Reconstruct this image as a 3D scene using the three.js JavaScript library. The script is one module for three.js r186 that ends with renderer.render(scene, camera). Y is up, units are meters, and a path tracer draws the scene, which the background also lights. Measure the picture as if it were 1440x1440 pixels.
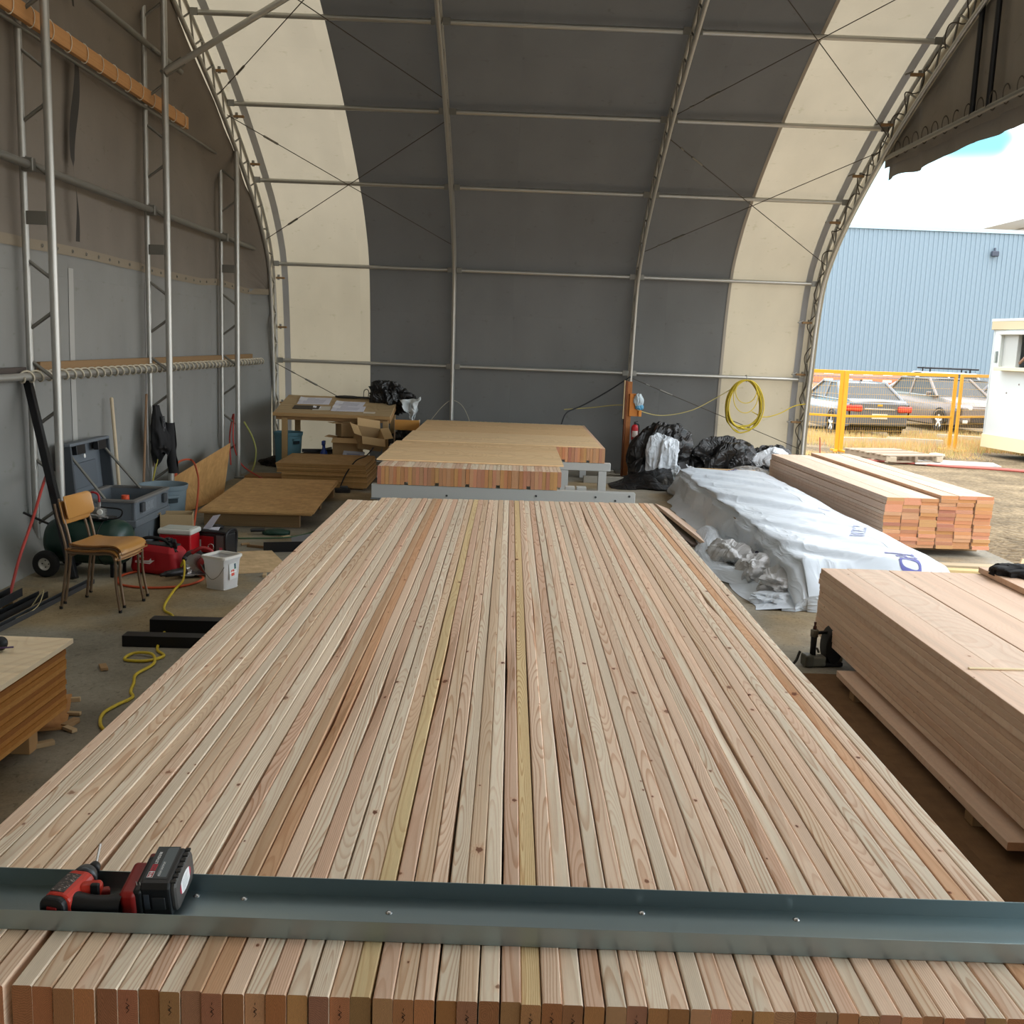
import * as THREE from 'three';
import { RoundedBoxGeometry } from 'three/addons/geometries/RoundedBoxGeometry.js';
import { mergeGeometries, mergeVertices, toCreasedNormals } from 'three/addons/utils/BufferGeometryUtils.js';

// ---------------------------------------------------------------- camera, sky, exposure
const scene = new THREE.Scene();
const camera = new THREE.PerspectiveCamera(53.13, 1, 0.05, 400);
camera.position.set(0, 2.05, 0);
camera.rotation.set(THREE.MathUtils.degToRad(-9.3), THREE.MathUtils.degToRad(-0.361), THREE.MathUtils.degToRad(2.172), 'YXZ');
const renderer = new THREE.WebGLRenderer({ antialias: true });
renderer.toneMapping = THREE.LinearToneMapping;
renderer.toneMappingExposure = 3.95;
renderer.shadowMap.enabled = true;
const SKY_STRENGTH = 1.15;

// ---------------------------------------------------------------- seeded random and noise
function rng(seed) { let s = seed >>> 0; return () => { s = (s + 0x6d2b79f5) | 0; let t = Math.imul(s ^ (s >>> 15), 1 | s); t = (t + Math.imul(t ^ (t >>> 7), 61 | t)) ^ t; return ((t ^ (t >>> 14)) >>> 0) / 4294967296; }; }
const PERM = (() => { const r = rng(7), p = [...Array(256).keys()]; for (let i = 255; i > 0; i--) { const j = Math.floor(r() * (i + 1)); [p[i], p[j]] = [p[j], p[i]]; } return Uint8Array.from([...p, ...p]); })();
const fade = (t) => t * t * t * (t * (t * 6 - 15) + 10), mixf = (a, b, t) => a + (b - a) * t, clamp = (x, a = 0, b = 1) => Math.min(b, Math.max(a, x));
const sstep = (a, b, x) => { const t = clamp((x - a) / (b - a)); return t * t * (3 - 2 * t); };
function noise(x, y = 0, z = 0) {   // value noise, -1..1
  const X = Math.floor(x), Y = Math.floor(y), Z = Math.floor(z), fx = fade(x - X), fy = fade(y - Y), fz = fade(z - Z);
  const h = (i, j, k) => PERM[PERM[PERM[(X + i) & 255] + ((Y + j) & 255)] + ((Z + k) & 255)] / 127.5 - 1;
  return mixf(mixf(mixf(h(0, 0, 0), h(1, 0, 0), fx), mixf(h(0, 1, 0), h(1, 1, 0), fx), fy), mixf(mixf(h(0, 0, 1), h(1, 0, 1), fx), mixf(h(0, 1, 1), h(1, 1, 1), fx), fy), fz);
}
const fbm = (x, y, z = 0, o = 4) => { let s = 0, a = 0.5; for (let i = 0; i < o; i++) { s += a * noise(x, y, z + i * 7.3); x *= 2.03; y *= 2.03; z *= 2.03; a *= 0.5; } return s; };
const ridge = (x, y, z, o = 3) => { let s = 0, a = 0.5; for (let i = 0; i < o; i++) { s += a * (1 - Math.abs(noise(x, y, z + i * 3.1)) * 2); x *= 2.1; y *= 2.1; z *= 2.1; a *= 0.5; } return s; };

// ---------------------------------------------------------------- sky: bright broken cloud with cyan gaps
{
  const W = 1024, H = 512, d = new Float32Array(W * H * 4);
  for (let j = 0; j < H; j++) for (let i = 0; i < W; i++) {
    const el = ((j + 0.5) / H - 0.5) * Math.PI, az = ((i + 0.5) / W - 0.5) * 2 * Math.PI, o = (j * W + i) * 4;
    const x = Math.cos(el) * Math.cos(az), y = Math.sin(el), z = Math.cos(el) * Math.sin(az);
    const k = 1 / (Math.max(y, 0) + 0.22), n = fbm(x * k * 1.1 + 4.2, z * k * 1.1 + 1.7, 0.4, 5);
    let gap = 0; for (const [ga, ge, sa, se] of [[0.35, 0.15, 0.05, 0.02], [0.428, 0.186, 0.035, 0.016], [0.35, 0.112, 0.06, 0.014], [0.9, 0.4, 0.3, 0.08], [-0.6, 0.5, 0.3, 0.1], [2.2, 0.35, 0.4, 0.08], [3.6, 0.6, 0.3, 0.12], [-1.6, 0.3, 0.3, 0.07]]) { let da = Math.atan2(x, -z) - ga; da = Math.atan2(Math.sin(da), Math.cos(da)) + 0.05 * noise(x * 14, y * 20, z * 14); gap += Math.exp(-Math.pow(da / sa, 2) - Math.pow((el - ge + 0.02 * noise(x * 22, y * 30, z * 22)) / se, 2)); }
    const c = sstep(-0.12, 0.16, n + 0.2 - gap * 1.7), hz = 1;
    const cloud = [1.02 + 0.12 * n, 1.03 + 0.12 * n, 1.06 + 0.1 * n], blue = [0.1, 0.255, 0.3];
    for (let q = 0; q < 3; q++) d[o + q] = y < -0.01 ? [0.32, 0.3, 0.27][q] : mixf(mixf(0.98, blue[q], hz), cloud[q], c);
    d[o + 3] = 1;
  }
  const t = new THREE.DataTexture(d, W, H, THREE.RGBAFormat, THREE.FloatType);
  t.mapping = THREE.EquirectangularReflectionMapping; t.magFilter = THREE.LinearFilter; t.minFilter = THREE.LinearFilter; t.needsUpdate = true;
  scene.background = t; scene.environment = t; scene.backgroundIntensity = SKY_STRENGTH; scene.environmentIntensity = SKY_STRENGTH;
}

// ---------------------------------------------------------------- helpers
const V = (x, y, z) => new THREE.Vector3(x, y, z);
const names = new Map();
function numbered(n) { const k = names.get(n) ?? 0; names.set(n, k + 1); return k ? n + '_' + String(k).padStart(3, '0') : n; }
const lin = (hex) => new THREE.Color(hex);
function M(hex, rough = 0.7, metal = 0, extra = {}) { return new THREE.MeshPhysicalMaterial({ color: lin(hex), roughness: rough, metalness: metal, ...extra }); }
function mesh(name, geo, mat, parent, pos, rot) {
  const m = new THREE.Mesh(geo, mat); m.name = parent === scene ? numbered(name) : partName(parent, name); m.castShadow = m.receiveShadow = true;
  if (pos) m.position.set(...pos); if (rot) m.rotation.set(...rot); parent.add(m); return m;
}
function partName(parent, n) { const c = (parent.userData._n ??= {}); c[n] = (c[n] ?? -1) + 1; return c[n] ? n + '_' + String(c[n]).padStart(3, '0') : n; }
function thing(name, label, category, pos = [0, 0, 0], turn = 0, group) {
  const o = new THREE.Group(); o.name = numbered(name); o.position.set(...pos); o.rotation.y = turn; o.userData = { label, category }; if (group) o.userData.group = group; scene.add(o); return o;
}
function tag(o, label, category, group) { Object.assign(o.userData, { label, category }); if (group) o.userData.group = group; return o; }
function struct(name, pos = [0, 0, 0]) { const o = new THREE.Group(); o.name = name; o.position.set(...pos); o.userData = { kind: 'structure' }; scene.add(o); return o; }
function stuff(o) { o.userData.kind = 'stuff'; return o; }
const rbox = (w, h, d, r = 0.004, s = 1) => new RoundedBoxGeometry(w, h, d, s, Math.min(r, w / 2.01, h / 2.01, d / 2.01));
const cyl = (r0, r1, h, n = 16) => new THREE.CylinderGeometry(r0, r1, h, n);
const tube = (pts, r, seg = 40, rad = 8, closed = false) => new THREE.TubeGeometry(new THREE.CatmullRomCurve3(pts.map((p) => (p.isVector3 ? p : V(...p))), closed, 'centripetal'), seg, r, rad, closed);
const lathe = (pts, n = 24) => new THREE.LatheGeometry(pts.map((p) => new THREE.Vector2(...p)), n);
const UNIT_CYL = {}; const unitCyl = (n) => (UNIT_CYL[n] ??= new THREE.CylinderGeometry(1, 1, 1, n));
function bar(name, a, b, r, mat, parent, n = 8) {   // a round bar from a to b
  a = a.isVector3 ? a : V(...a); b = b.isVector3 ? b : V(...b);
  const m = mesh(name, unitCyl(n), mat, parent), d = b.clone().sub(a);
  m.position.copy(a).add(b).multiplyScalar(0.5); m.quaternion.setFromUnitVectors(V(0, 1, 0), d.clone().normalize()); m.scale.set(r, d.length(), r); return m;
}
function barGeo(a, b, r, n = 6) { a = V(...a); b = V(...b); const g = new THREE.CylinderGeometry(r, r, a.distanceTo(b), n), d = b.clone().sub(a).normalize(); g.applyQuaternion(new THREE.Quaternion().setFromUnitVectors(V(0, 1, 0), d)); const c = a.add(b).multiplyScalar(0.5); g.translate(c.x, c.y, c.z); return g; }
function extrude(shapePts, depth, bevel = 0.002, seg = 1) {
  const s = new THREE.Shape(shapePts.map((p) => new THREE.Vector2(...p)));
  const g = new THREE.ExtrudeGeometry(s, { depth: depth - 2 * bevel, bevelEnabled: bevel > 0, bevelThickness: bevel, bevelSize: bevel, bevelOffset: -bevel, bevelSegments: seg }); g.translate(0, 0, bevel - depth / 2); return g;
}
function rrect(w, h, r, n = 3) { const p = [], c = [[w / 2 - r, h / 2 - r, 0], [-w / 2 + r, h / 2 - r, 1], [-w / 2 + r, -h / 2 + r, 2], [w / 2 - r, -h / 2 + r, 3]]; for (const [x, y, q] of c) for (let i = 0; i <= n; i++) { const a = (q + i / n) * Math.PI / 2; p.push([x + r * Math.cos(a), y + r * Math.sin(a)]); } return p; }
function grid(nu, nv, f, uvs) {   // parametric sheet f(u, v) -> [x, y, z]
  const p = [], uv = [], ix = [];
  for (let j = 0; j <= nv; j++) for (let i = 0; i <= nu; i++) { const u = i / nu, v = j / nv; p.push(...f(u, v)); uv.push(...(uvs ? uvs(u, v) : [u, v])); }
  for (let j = 0; j < nv; j++) for (let i = 0; i < nu; i++) { const a = j * (nu + 1) + i, b = a + 1, c = a + nu + 1, e = c + 1; ix.push(a, b, e, a, e, c); }
  const g = new THREE.BufferGeometry(); g.setAttribute('position', new THREE.Float32BufferAttribute(p, 3)); g.setAttribute('uv', new THREE.Float32BufferAttribute(uv, 2)); g.setIndex(ix); g.computeVertexNormals(); return g;
}
function crumple(r, sx, sy, sz, amp, freq, seed, detail = 16, flat = true) {   // a crumpled lump of sheeting resting on y = 0
  let g = new THREE.IcosahedronGeometry(1, detail); g.deleteAttribute('uv'); g.deleteAttribute('normal'); g = mergeVertices(g, 1e-4);
  const p = g.attributes.position;
  for (let i = 0; i < p.count; i++) {
    const x = p.getX(i), y = p.getY(i), z = p.getZ(i), w = 0.5 * noise(x * 1.1 + seed, y * 1.1, z * 1.1 + 4), k = 1 + amp * 1.2 * (ridge(x * freq + seed + w, y * freq * 0.45 + w, z * freq, 2) - 0.2) + 0.7 * amp * noise(x * 1.4 + seed, y * 1.4 + 3, z * 1.4);
    p.setXYZ(i, x * k * sx * r, flat ? Math.max(0, (y * k + 0.55) * sy * r / 1.55) : y * k * sy * r, z * k * sz * r);
  }
  g.computeVertexNormals(); const n = toCreasedNormals(g.toNonIndexed(), 0.42), q = n.attributes.position, uv = new Float32Array(q.count * 2); for (let i = 0; i < q.count; i++) { uv[2 * i] = (q.getX(i) * 0.8 + q.getZ(i) * 0.6) * 1.6; uv[2 * i + 1] = (q.getY(i) + 0.4 * q.getZ(i)) * 1.6; } n.setAttribute('uv', new THREE.BufferAttribute(uv, 2)); return n;
}
// ---------------------------------------------------------------- textures
function dataTex(W, H, f, srgb = true) {
  const d = new Uint8Array(W * H * 4), c = [0, 0, 0];
  for (let y = 0; y < H; y++) for (let x = 0; x < W; x++) { f(x, y, c); const o = (y * W + x) * 4; d[o] = clamp(c[0], 0, 255); d[o + 1] = clamp(c[1], 0, 255); d[o + 2] = clamp(c[2], 0, 255); d[o + 3] = 255; }
  const t = new THREE.DataTexture(d, W, H); t.wrapS = t.wrapT = THREE.RepeatWrapping; t.magFilter = THREE.LinearFilter; t.minFilter = THREE.LinearMipmapLinearFilter; t.generateMipmaps = true; if (srgb) t.colorSpace = THREE.SRGBColorSpace; t.needsUpdate = true; return t;
}
// sawn softwood: strips of grain, each a different board; length runs along u (LEN metres), strips stack along v
function woodAtlas(W, H, strips, LEN, WID, o) {
  const sp = [], px = H / strips, r = rng(o.seed);
  for (let i = 0; i < strips; i++) {
    const knots = []; const nk = o.knots[0] + Math.floor(r() * o.knots[1]);
    for (let k = 0; k < nk; k++) knots.push({ u: r() * LEN, v: (r() - 0.5) * WID * 0.9, s: o.knotSize * (0.25 + r() * r() * 1.2), dark: r() });
    sp.push({ off: (r() - 0.5) * WID * (r() < 0.6 ? 0.7 : 2.4), d0: WID * (0.35 + r() * 0.9), amp: WID * (0.5 + r() * 1.4), f: o.rings * (0.7 + r() * 0.6), ph: r() * 50, knots, strong: 0.22 + r() * 0.42, heart: r() < 0.5 ? r() * 0.8 : 0 });
  }
  return dataTex(W, H, (x, y, c) => {
    const i = Math.min(strips - 1, Math.floor(y / px)), s = sp[i]; let u = (x / W) * LEN, v = ((y % px) / px - 0.5) * WID, kd = 0, halo = 0;
    for (const k of s.knots) {
      let du = u - k.u; if (du > LEN / 2) du -= LEN; if (du < -LEN / 2) du += LEN; const dv = v - k.v, q = Math.hypot(du / 1.5, dv) / k.s * (1 + 0.35 * noise(du * 160 + k.u * 9, dv * 240, i));
      if (q < 4.5) { const w = Math.exp(-q * q * 0.5); v += dv * w * 0.7; halo = Math.max(halo, Math.exp(-q * q * 0.45)); if (q < 1) kd = Math.max(kd, (1 - sstep(0.6, 1, q)) * (0.45 + 0.55 * k.dark)); }
    }
    const wob = fbm(u * 1.1 + s.ph, i * 9.1, 0, 2) * WID * 0.25 + noise(u * 7 + s.ph, v * 1.4 / WID, i) * WID * 0.05;
    const rr = Math.hypot(v + s.off + wob, s.d0 + s.amp * fbm(u * 0.9, i * 3.3 + s.ph, 2, 3));
    let g = rr * s.f; g = g - Math.floor(g); g = sstep(0.45, 0.9, g) * (1 - sstep(0.92, 1, g));
    const fib = noise(u * 18, v * 2600, i * 5) * 0.5 + noise(u * 60, v * 5200, i) * 0.5, tone = fbm(u * 0.8 + s.ph, v * 30, i, 3);
    const late = g * s.strong * 0.8, h = halo * 0.55 + s.heart * sstep(-0.1, 0.3, tone + v * 12) * 0.35;
    for (let q = 0; q < 3; q++) {
      let col = mixf(o.early[q], o.late[q], clamp(late + 0.12)); col = mixf(col, o.red[q], clamp(h)); col += fib * 9 + tone * 16; col = mixf(col, o.knot[q], clamp(kd)); c[q] = col;
    }
  });
}
const edgeTex = woodAtlas(2048, 2048, 32, 6.4, 0.038, { seed: 11, knots: [1, 5], knotSize: 0.0105, rings: 235, early: [251, 240, 224], late: [192, 144, 110], red: [226, 182, 154], knot: [104, 58, 34] });
const faceTex = woodAtlas(2048, 1024, 4, 5.2, 0.29, { seed: 5, knots: [4, 4], knotSize: 0.012, rings: 48, early: [242, 226, 213], late: [230, 203, 185], red: [230, 198, 178], knot: [120, 74, 46] });
const plyTex = woodAtlas(1024, 1024, 1, 2.4, 1.22, { seed: 21, knots: [3, 3], knotSize: 0.02, rings: 14, early: [246, 224, 190], late: [232, 204, 166], red: [236, 206, 168], knot: [120, 82, 52] });
const osbTex = dataTex(1024, 1024, (x, y, c) => { const a = noise(x / 26, y / 60, 1) + noise(x / 60, y / 24, 4) * 0.8, b = fbm(x / 90, y / 90, 2, 3), f = noise(x / 3, y / 18, 3); const v = 200 + a * 7 + b * 14 + f * 5; c[0] = v + 10; c[1] = v - 20; c[2] = v - 62; });
const endTex = dataTex(1024, 1024, (x, y, c) => {   // 4 x 4 cells of end grain
  const cx = Math.floor(x / 256), cy = Math.floor(y / 256), k = cx * 4 + cy, u = (x % 256) / 256 - 0.5, v = (y % 256) / 256 - 0.5, px = Math.sin(k * 12.9) * 0.9, py = 0.9 + Math.cos(k * 7.7) * 0.9;
  const r = Math.hypot(u - px, v * 3 - py) * (15 + (k % 5) * 3) + noise(u * 9 + k, v * 9) * 0.5; let g = r - Math.floor(r); g = sstep(0.3, 0.9, g);
  const t = 196 - 34 * g + noise(x / 3, y / 3, k) * 12 + noise(k * 3.3, 1) * 18; c[0] = t + 24; c[1] = (t + 24) * (0.8 + 0.04 * Math.sin(k * 5)); c[2] = (t + 24) * (0.64 + 0.05 * Math.sin(k * 3));
});
const plyEdgeTex = dataTex(64, 256, (x, y, c) => { const l = Math.floor(y / 256 * 7), n = noise(x / 5, l * 9, y / 40) * 14, b = l % 2 ? 150 : 190; c[0] = b + n; c[1] = b * 0.76 + n; c[2] = b * 0.5 + n; });
const concreteTex = dataTex(2048, 2048, (x, y, c) => {
  const u = x / 2048, v = y / 2048, n = fbm(u * 14, v * 14, 1, 5), st = sstep(0.05, 0.5, fbm(u * 6 + 9, v * 6, 4, 4)), fine = noise(x / 2.2, y / 2.2) * 7 + noise(x / 7, y / 7) * 6; const sp = noise(x / 5, y / 5, 9) > 0.82 ? -22 : 0;
  const t = 168 + n * 44 + fine + sp; c[0] = t + st * 10; c[1] = t - 3 - st * 6; c[2] = t - 12 - st * 30;
});
const dirtTex = dataTex(1024, 1024, (x, y, c) => { const n = fbm(x / 120, y / 120, 1, 5), f = fbm(x / 9, y / 9, 4, 3); const t = 178 + n * 46 + f * 50; c[0] = t; c[1] = t - 12; c[2] = t - 34; });
const dirtBump = dataTex(1024, 1024, (x, y, c) => { const f = 128 + fbm(x / 24, y / 24, 4, 5) * 190; c[0] = c[1] = c[2] = f; }, false);
const clothBump = dataTex(512, 512, (x, y, c) => { const f = 128 + fbm(x / 70, y / 110, 2, 4) * 120; c[0] = c[1] = c[2] = f; }, false);
const foldBump = dataTex(512, 512, (x, y, c) => { const f = 110 + ridge(x / 60 + fbm(x / 90, y / 90, 3, 2), y / 150, 1, 3) * 110; c[0] = c[1] = c[2] = f; }, false);
const fabricTex = dataTex(1024, 1024, (x, y, c) => { const n = fbm(x / 160, y / 260, 1, 4), w = (((x >> 1) + (y >> 1)) & 1) * 3, d = sstep(0.42, 0.7, fbm(x / 40 + 30, y / 26, 7, 3)); const t = 242 + n * 10 - w - d * 16; c[0] = t; c[1] = t; c[2] = t - d * 6; });
const rep = (t, x, y) => { const k = t.clone(); k.repeat.set(x, y); k.needsUpdate = true; return k; };
function canvasTex(w, h, draw) { const cv = document.createElement('canvas'); cv.width = w; cv.height = h; draw(cv.getContext('2d'), w, h); const t = new THREE.CanvasTexture(cv); t.colorSpace = THREE.SRGBColorSpace; return t; }

// ---------------------------------------------------------------- materials
const mat = {
  galv: M('#b9b8b2', 0.42, 0.75), galvDark: M('#85837c', 0.5, 0.7), steelGrey: M('#b9bab8', 0.6, 0.15), channel: M('#98a7ab', 0.34, 0.9), black: M('#17171a', 0.45), blackSteel: M('#1d1d1f', 0.4, 0.4), rubber: M('#1b1a19', 0.85), white: M('#e8e6e0', 0.6), paper: M('#dcdcea', 0.8),
  red: M('#a5121c', 0.45), redTool: M('#c2301f', 0.4), greyPlastic: M('#646b72', 0.6), blueGrey: M('#72828b', 0.6), green: M('#16342b', 0.4), chrome: M('#c8c8c8', 0.25, 0.9), yellowPaint: M('#d99a1c', 0.5), yellowCord: M('#c9b02c', 0.55), orangeHose: M('#c2502a', 0.55), brownTube: M('#7d6650', 0.42, 0.35), chairPly: M('#bd8746', 0.35),
  cardboard: M('#b3946a', 0.85), rope: M('#c4bba6', 0.85), darkRope: M('#4d463d', 0.85), timber: new THREE.MeshPhysicalMaterial({ map: rep(faceTex, 1, 1), color: lin('#cfa671'), roughness: 0.75 }), oldWood: new THREE.MeshPhysicalMaterial({ map: rep(faceTex, 1, 1), color: lin('#94805f'), roughness: 0.85 }),
  lumberEdge: new THREE.MeshPhysicalMaterial({ map: edgeTex, roughness: 0.72, vertexColors: true }), lumberEnd: new THREE.MeshPhysicalMaterial({ map: endTex, roughness: 0.8, vertexColors: true }), plank: new THREE.MeshPhysicalMaterial({ map: faceTex, roughness: 0.72, vertexColors: true }),
  ply: new THREE.MeshPhysicalMaterial({ map: plyTex, roughness: 0.75 }), osb: new THREE.MeshPhysicalMaterial({ map: osbTex, roughness: 0.8 }), plyEdge: new THREE.MeshPhysicalMaterial({ map: rep(plyEdgeTex, 1, 1), roughness: 0.8 }),
  blackSheet: M('#0b0b0c', 0.34, 0, { bumpMap: rep(foldBump, 1, 1), bumpScale: 0.035 }), whiteSheet: M('#d9dcdf', 0.5),
};
// ---------------------------------------------------------------- the fabric building: arches run away from the camera and up overhead
const TX = [-3.878, -0.958, 1.962, 4.882];
const half = [[-17.22, 0], [-17.2, 0.9], [-17.14, 1.7], [-16.84, 3.2], [-16.33, 3.8], [-15.6, 4.31], [-14.19, 5.066], [-12.63, 5.728], [-10.6, 6.42], [-8, 7.02]];
const archPts = [...half, [-5.2, 7.3], ...half.slice().reverse().map(([z, y]) => [-10.4 - z, y])];
const archCurve = new THREE.CatmullRomCurve3(archPts.map(([z, y]) => V(0, y, z)), false, 'centripetal');
const AN = 400, archS = archCurve.getSpacedPoints(AN), archLen = archCurve.getLength();
function arch(s, off = 0) {   // point at arc length s, moved inward by off
  const t = clamp(s / archLen) * AN, i = Math.min(AN - 1, Math.floor(t)), a = archS[i], b = archS[i + 1], p = a.clone().lerp(b, t - i), d = b.clone().sub(a).normalize();
  return [p.y - d.z * off, p.z + d.y * off];
}
function sAtY(y) { let lo = 0, hi = archLen / 2; for (let i = 0; i < 40; i++) { const m = (lo + hi) / 2; if (arch(m)[0] < y) lo = m; else hi = m; } return lo; }
function archY(z) { if (z > -5.2) z = -10.4 - z; let lo = 0, hi = archLen / 2; for (let i = 0; i < 40; i++) { const m = (lo + hi) / 2; if (arch(m)[1] < z) lo = m; else hi = m; } return arch(lo)[0]; }
const DEPTH = 0.26;
function archInner(z) { if (z > -5.2) z = -10.4 - z; let lo = 0, hi = archLen / 2; for (let i = 0; i < 40; i++) { const m = (lo + hi) / 2; if (arch(m, DEPTH)[1] < z) lo = m; else hi = m; } return arch(lo, DEPTH)[0]; }
const archName = ['against the left end wall', 'second from the left', 'third from the left', 'at the open right end'];
TX.forEach((x, k) => {
  const t = thing('arch_truss', 'galvanised tubular arch truss ' + (k === 0 || k === 3 ? archName[k] : archName[k] + ', rising between dark roof panels'), 'truss', [x, 0, 0]);
  const chord = (off, r, n) => { const p = []; for (let i = 0; i <= 70; i++) { const [y, z] = arch((i / 70) * archLen, off); p.push(V(0, y, z)); } return tube(p, r, 220, 8); };
  mesh('outer_chord', chord(0, 0.026), mat.galv, t); mesh('inner_chord', chord(DEPTH, 0.03), mat.galv, t);
  const n = Math.floor(archLen * 0.6 / 0.24);
  for (let i = 0; i < n; i++) { const s = 0.25 + i * 0.24, a = arch(s, i % 2 ? 0 : DEPTH), b = arch(s + 0.24, i % 2 ? DEPTH : 0); bar('lacing_bar', V(0, ...a), V(0, ...b), 0.013, mat.galvDark, t, 6); }
  mesh('base_plate', rbox(0.3, 0.02, 0.5, 0.004), mat.galvDark, t, [0, 0.01, -17.08]);
});
// purlins: five rows in view, three bays
const rows = [1.653, 3.195, 4.308, 5.066, 5.728], rowName = ['lowest', 'second lowest', 'middle', 'second highest', 'highest'], bayName = ['left bay, over cream and dark fabric', 'middle bay, over dark fabric only', 'right bay, over dark and cream fabric'];
rows.forEach((y, r) => [0, 1, 2].forEach((b) => {
  const [py, pz] = arch(sAtY(y), 0.03), t = thing('purlin', rowName[r] + ' of the five steel purlins, ' + bayName[b], 'purlin', [0, py, pz], 0, 'horizontal purlins between the arches');
  bar('tube', V(TX[b] + 0.03, 0, 0), V(TX[b + 1] - 0.03, 0, 0), 0.031, mat.galv, t, 10);
  for (const [e, s] of [[b, 1], [b + 1, -1]]) { mesh('bracket', rbox(0.09, 0.085, 0.012, 0.003), mat.galvDark, t, [TX[e] + s * 0.07, 0, 0.032]); }
}));
// bracing cables in the outer bays
function nodeAt(k, y, off = 0.13) { const [py, pz] = arch(sAtY(y), off); return V(TX[k], py, pz); }
const cableRuns = [[0, 1, 5.02, 3.62, 'falling to the right past the middle row'], [0, 1, 3.62, 5.05, 'rising to the right from the middle row'], [0, 1, 5.2, 6.5, 'rising out of view above the highest row'], [0, 1, 6.4, 5.22, 'falling from above the highest row'], [2, 3, 4.98, 3.55, 'falling to the right past the middle row'], [2, 3, 3.62, 4.92, 'rising to the right from below the middle row'], [2, 3, 5.15, 6.35, 'rising above the second highest row'], [2, 3, 6.35, 5.05, 'falling from above the second highest row'], [0, 1, 1.62, 0.15, 'falling to the floor behind the sloping table'], [2, 3, 1.6, 0.5, 'falling to the black sheeting on the floor']];
cableRuns.forEach(([a, b, ya, yb, how]) => {
  const A = nodeAt(a, ya), B = nodeAt(b, yb), t = thing('brace_cable', 'steel brace cable in the ' + (a ? 'right' : 'left') + ' bay, ' + how, 'cable', [0, 0, 0], 0, 'brace cables of the outer bays');
  bar('wire', A, B, 0.006, mat.darkRope, t, 5);
  const d = B.clone().sub(A).normalize(), at = A.clone().addScaledVector(d, 0.55); bar('turnbuckle', at, at.clone().addScaledVector(d, 0.22), 0.016, mat.galvDark, t, 6); bar('clamp', A.clone().addScaledVector(d, 0.3), A.clone().addScaledVector(d, 0.36), 0.013, mat.galvDark, t, 6);
});
// fabric: cream, dark grey and cream bands with a translucent ridge
const cream = new THREE.MeshPhysicalMaterial({ map: rep(fabricTex, 1, 1), color: lin('#cfc3ab'), roughness: 1, transmission: 0.19, thickness: 0, bumpMap: rep(clothBump, 1, 1), bumpScale: 0.004, specularIntensity: 0.2 });
const greyFabric = new THREE.MeshPhysicalMaterial({ map: rep(fabricTex, 1, 1), color: lin('#777775'), roughness: 0.95, transmission: 0.03, thickness: 0, bumpMap: rep(clothBump, 1, 1), bumpScale: 0.006, specularIntensity: 0.25 });
const ridgeFabric = new THREE.MeshPhysicalMaterial({ map: rep(fabricTex, 1, 1), color: lin('#f4f0e8'), roughness: 1, transmission: 0.25, thickness: 0, specularIntensity: 0.2 });
const roof = struct('ceiling');
function sheet(name, x0, x1, s0, s1, m, nx = 24, ns = 60, out = -0.065) {
  return mesh(name, grid(nx, ns, (u, v) => {
    const x = mixf(x0, x1, u), s = mixf(s0, s1, v), bay = ((x - TX[0]) / 2.92) % 1, bil = -0.02 * Math.sin(clamp(bay < 0 ? 0 : bay) * Math.PI) + 0.012 * fbm(x * 1.3, s * 0.9, 3, 3), [y, z] = arch(s, out + bil); return [x, y, z];
  }, (u, v) => [mixf(x0, x1, u) / 2.5, mixf(s0, s1, v) / 2.5]), m, roof);
}
const S_SKY0 = sAtY(6.78), S_SKY1 = archLen - sAtY(7.15);
const XB = [-4.26, -2.343, 3.49, 4.96];
for (const [s0, s1] of [[0, S_SKY0], [S_SKY1, archLen]]) { sheet('cream_panel', XB[0], XB[1], s0, s1, cream); sheet('grey_panel', XB[1], XB[2], s0, s1, greyFabric, 48); sheet('cream_panel', XB[2], XB[3], s0, s1, cream); }
sheet('ridge_panel', XB[0], XB[3], S_SKY0, S_SKY1, ridgeFabric, 60, 24);
const webbing = M('#a9aaad', 1, 0, { transmission: 0.3, thickness: 0 }); 
sheet('webbing_band', -3.76, -3.66, 0, archLen, webbing, 2, 120, -0.05); sheet('webbing_band', 4.7, 4.8, 0, archLen, webbing, 2, 120, -0.05);
sheet('hem_band', XB[2] - 0.015, XB[2] + 0.03, 0, archLen, M('#a59d90', 0.9), 1, 120, -0.055);

// left end wall: laced fabric hung outside the posts
const wallUp = new THREE.MeshPhysicalMaterial({ map: rep(fabricTex, 1, 1), color: lin('#8a8278'), roughness: 0.95, bumpMap: rep(clothBump, 1, 1), bumpScale: 0.01, specularIntensity: 0.25 });
const wallLow = new THREE.MeshPhysicalMaterial({ map: rep(fabricTex, 1, 1), color: lin('#949490'), roughness: 0.9, bumpMap: rep(clothBump, 1, 1), bumpScale: 0.01, specularIntensity: 0.3 });
const wl = struct('wall_left');
const ZP = [-14.68, -11.75, -8.83, -5.9, -2.98];
function innerY(z) { return archInner(z); }
function wallX(z, y) {
  let pull = 0; for (const zp of ZP) pull = Math.max(pull, Math.exp(-Math.pow((z - zp) / 0.22, 2)));
  const flare = 0.26 * Math.pow(1 - clamp(y / 0.55), 2) * sstep(-16.8, -15.2, z), near = 1 - sstep(0.0, 0.5, Math.min(innerY(z) - y, (z + 16.95) * 1.3));
  return -4.195 + 0.285 * near + 0.02 * pull + 0.03 * fbm(z * 0.7, y * 0.35, 5, 3) + 0.018 * noise(z * 3.2, y * 0.4, 2) + flare;
}
const SEAM = 2.74;
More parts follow.
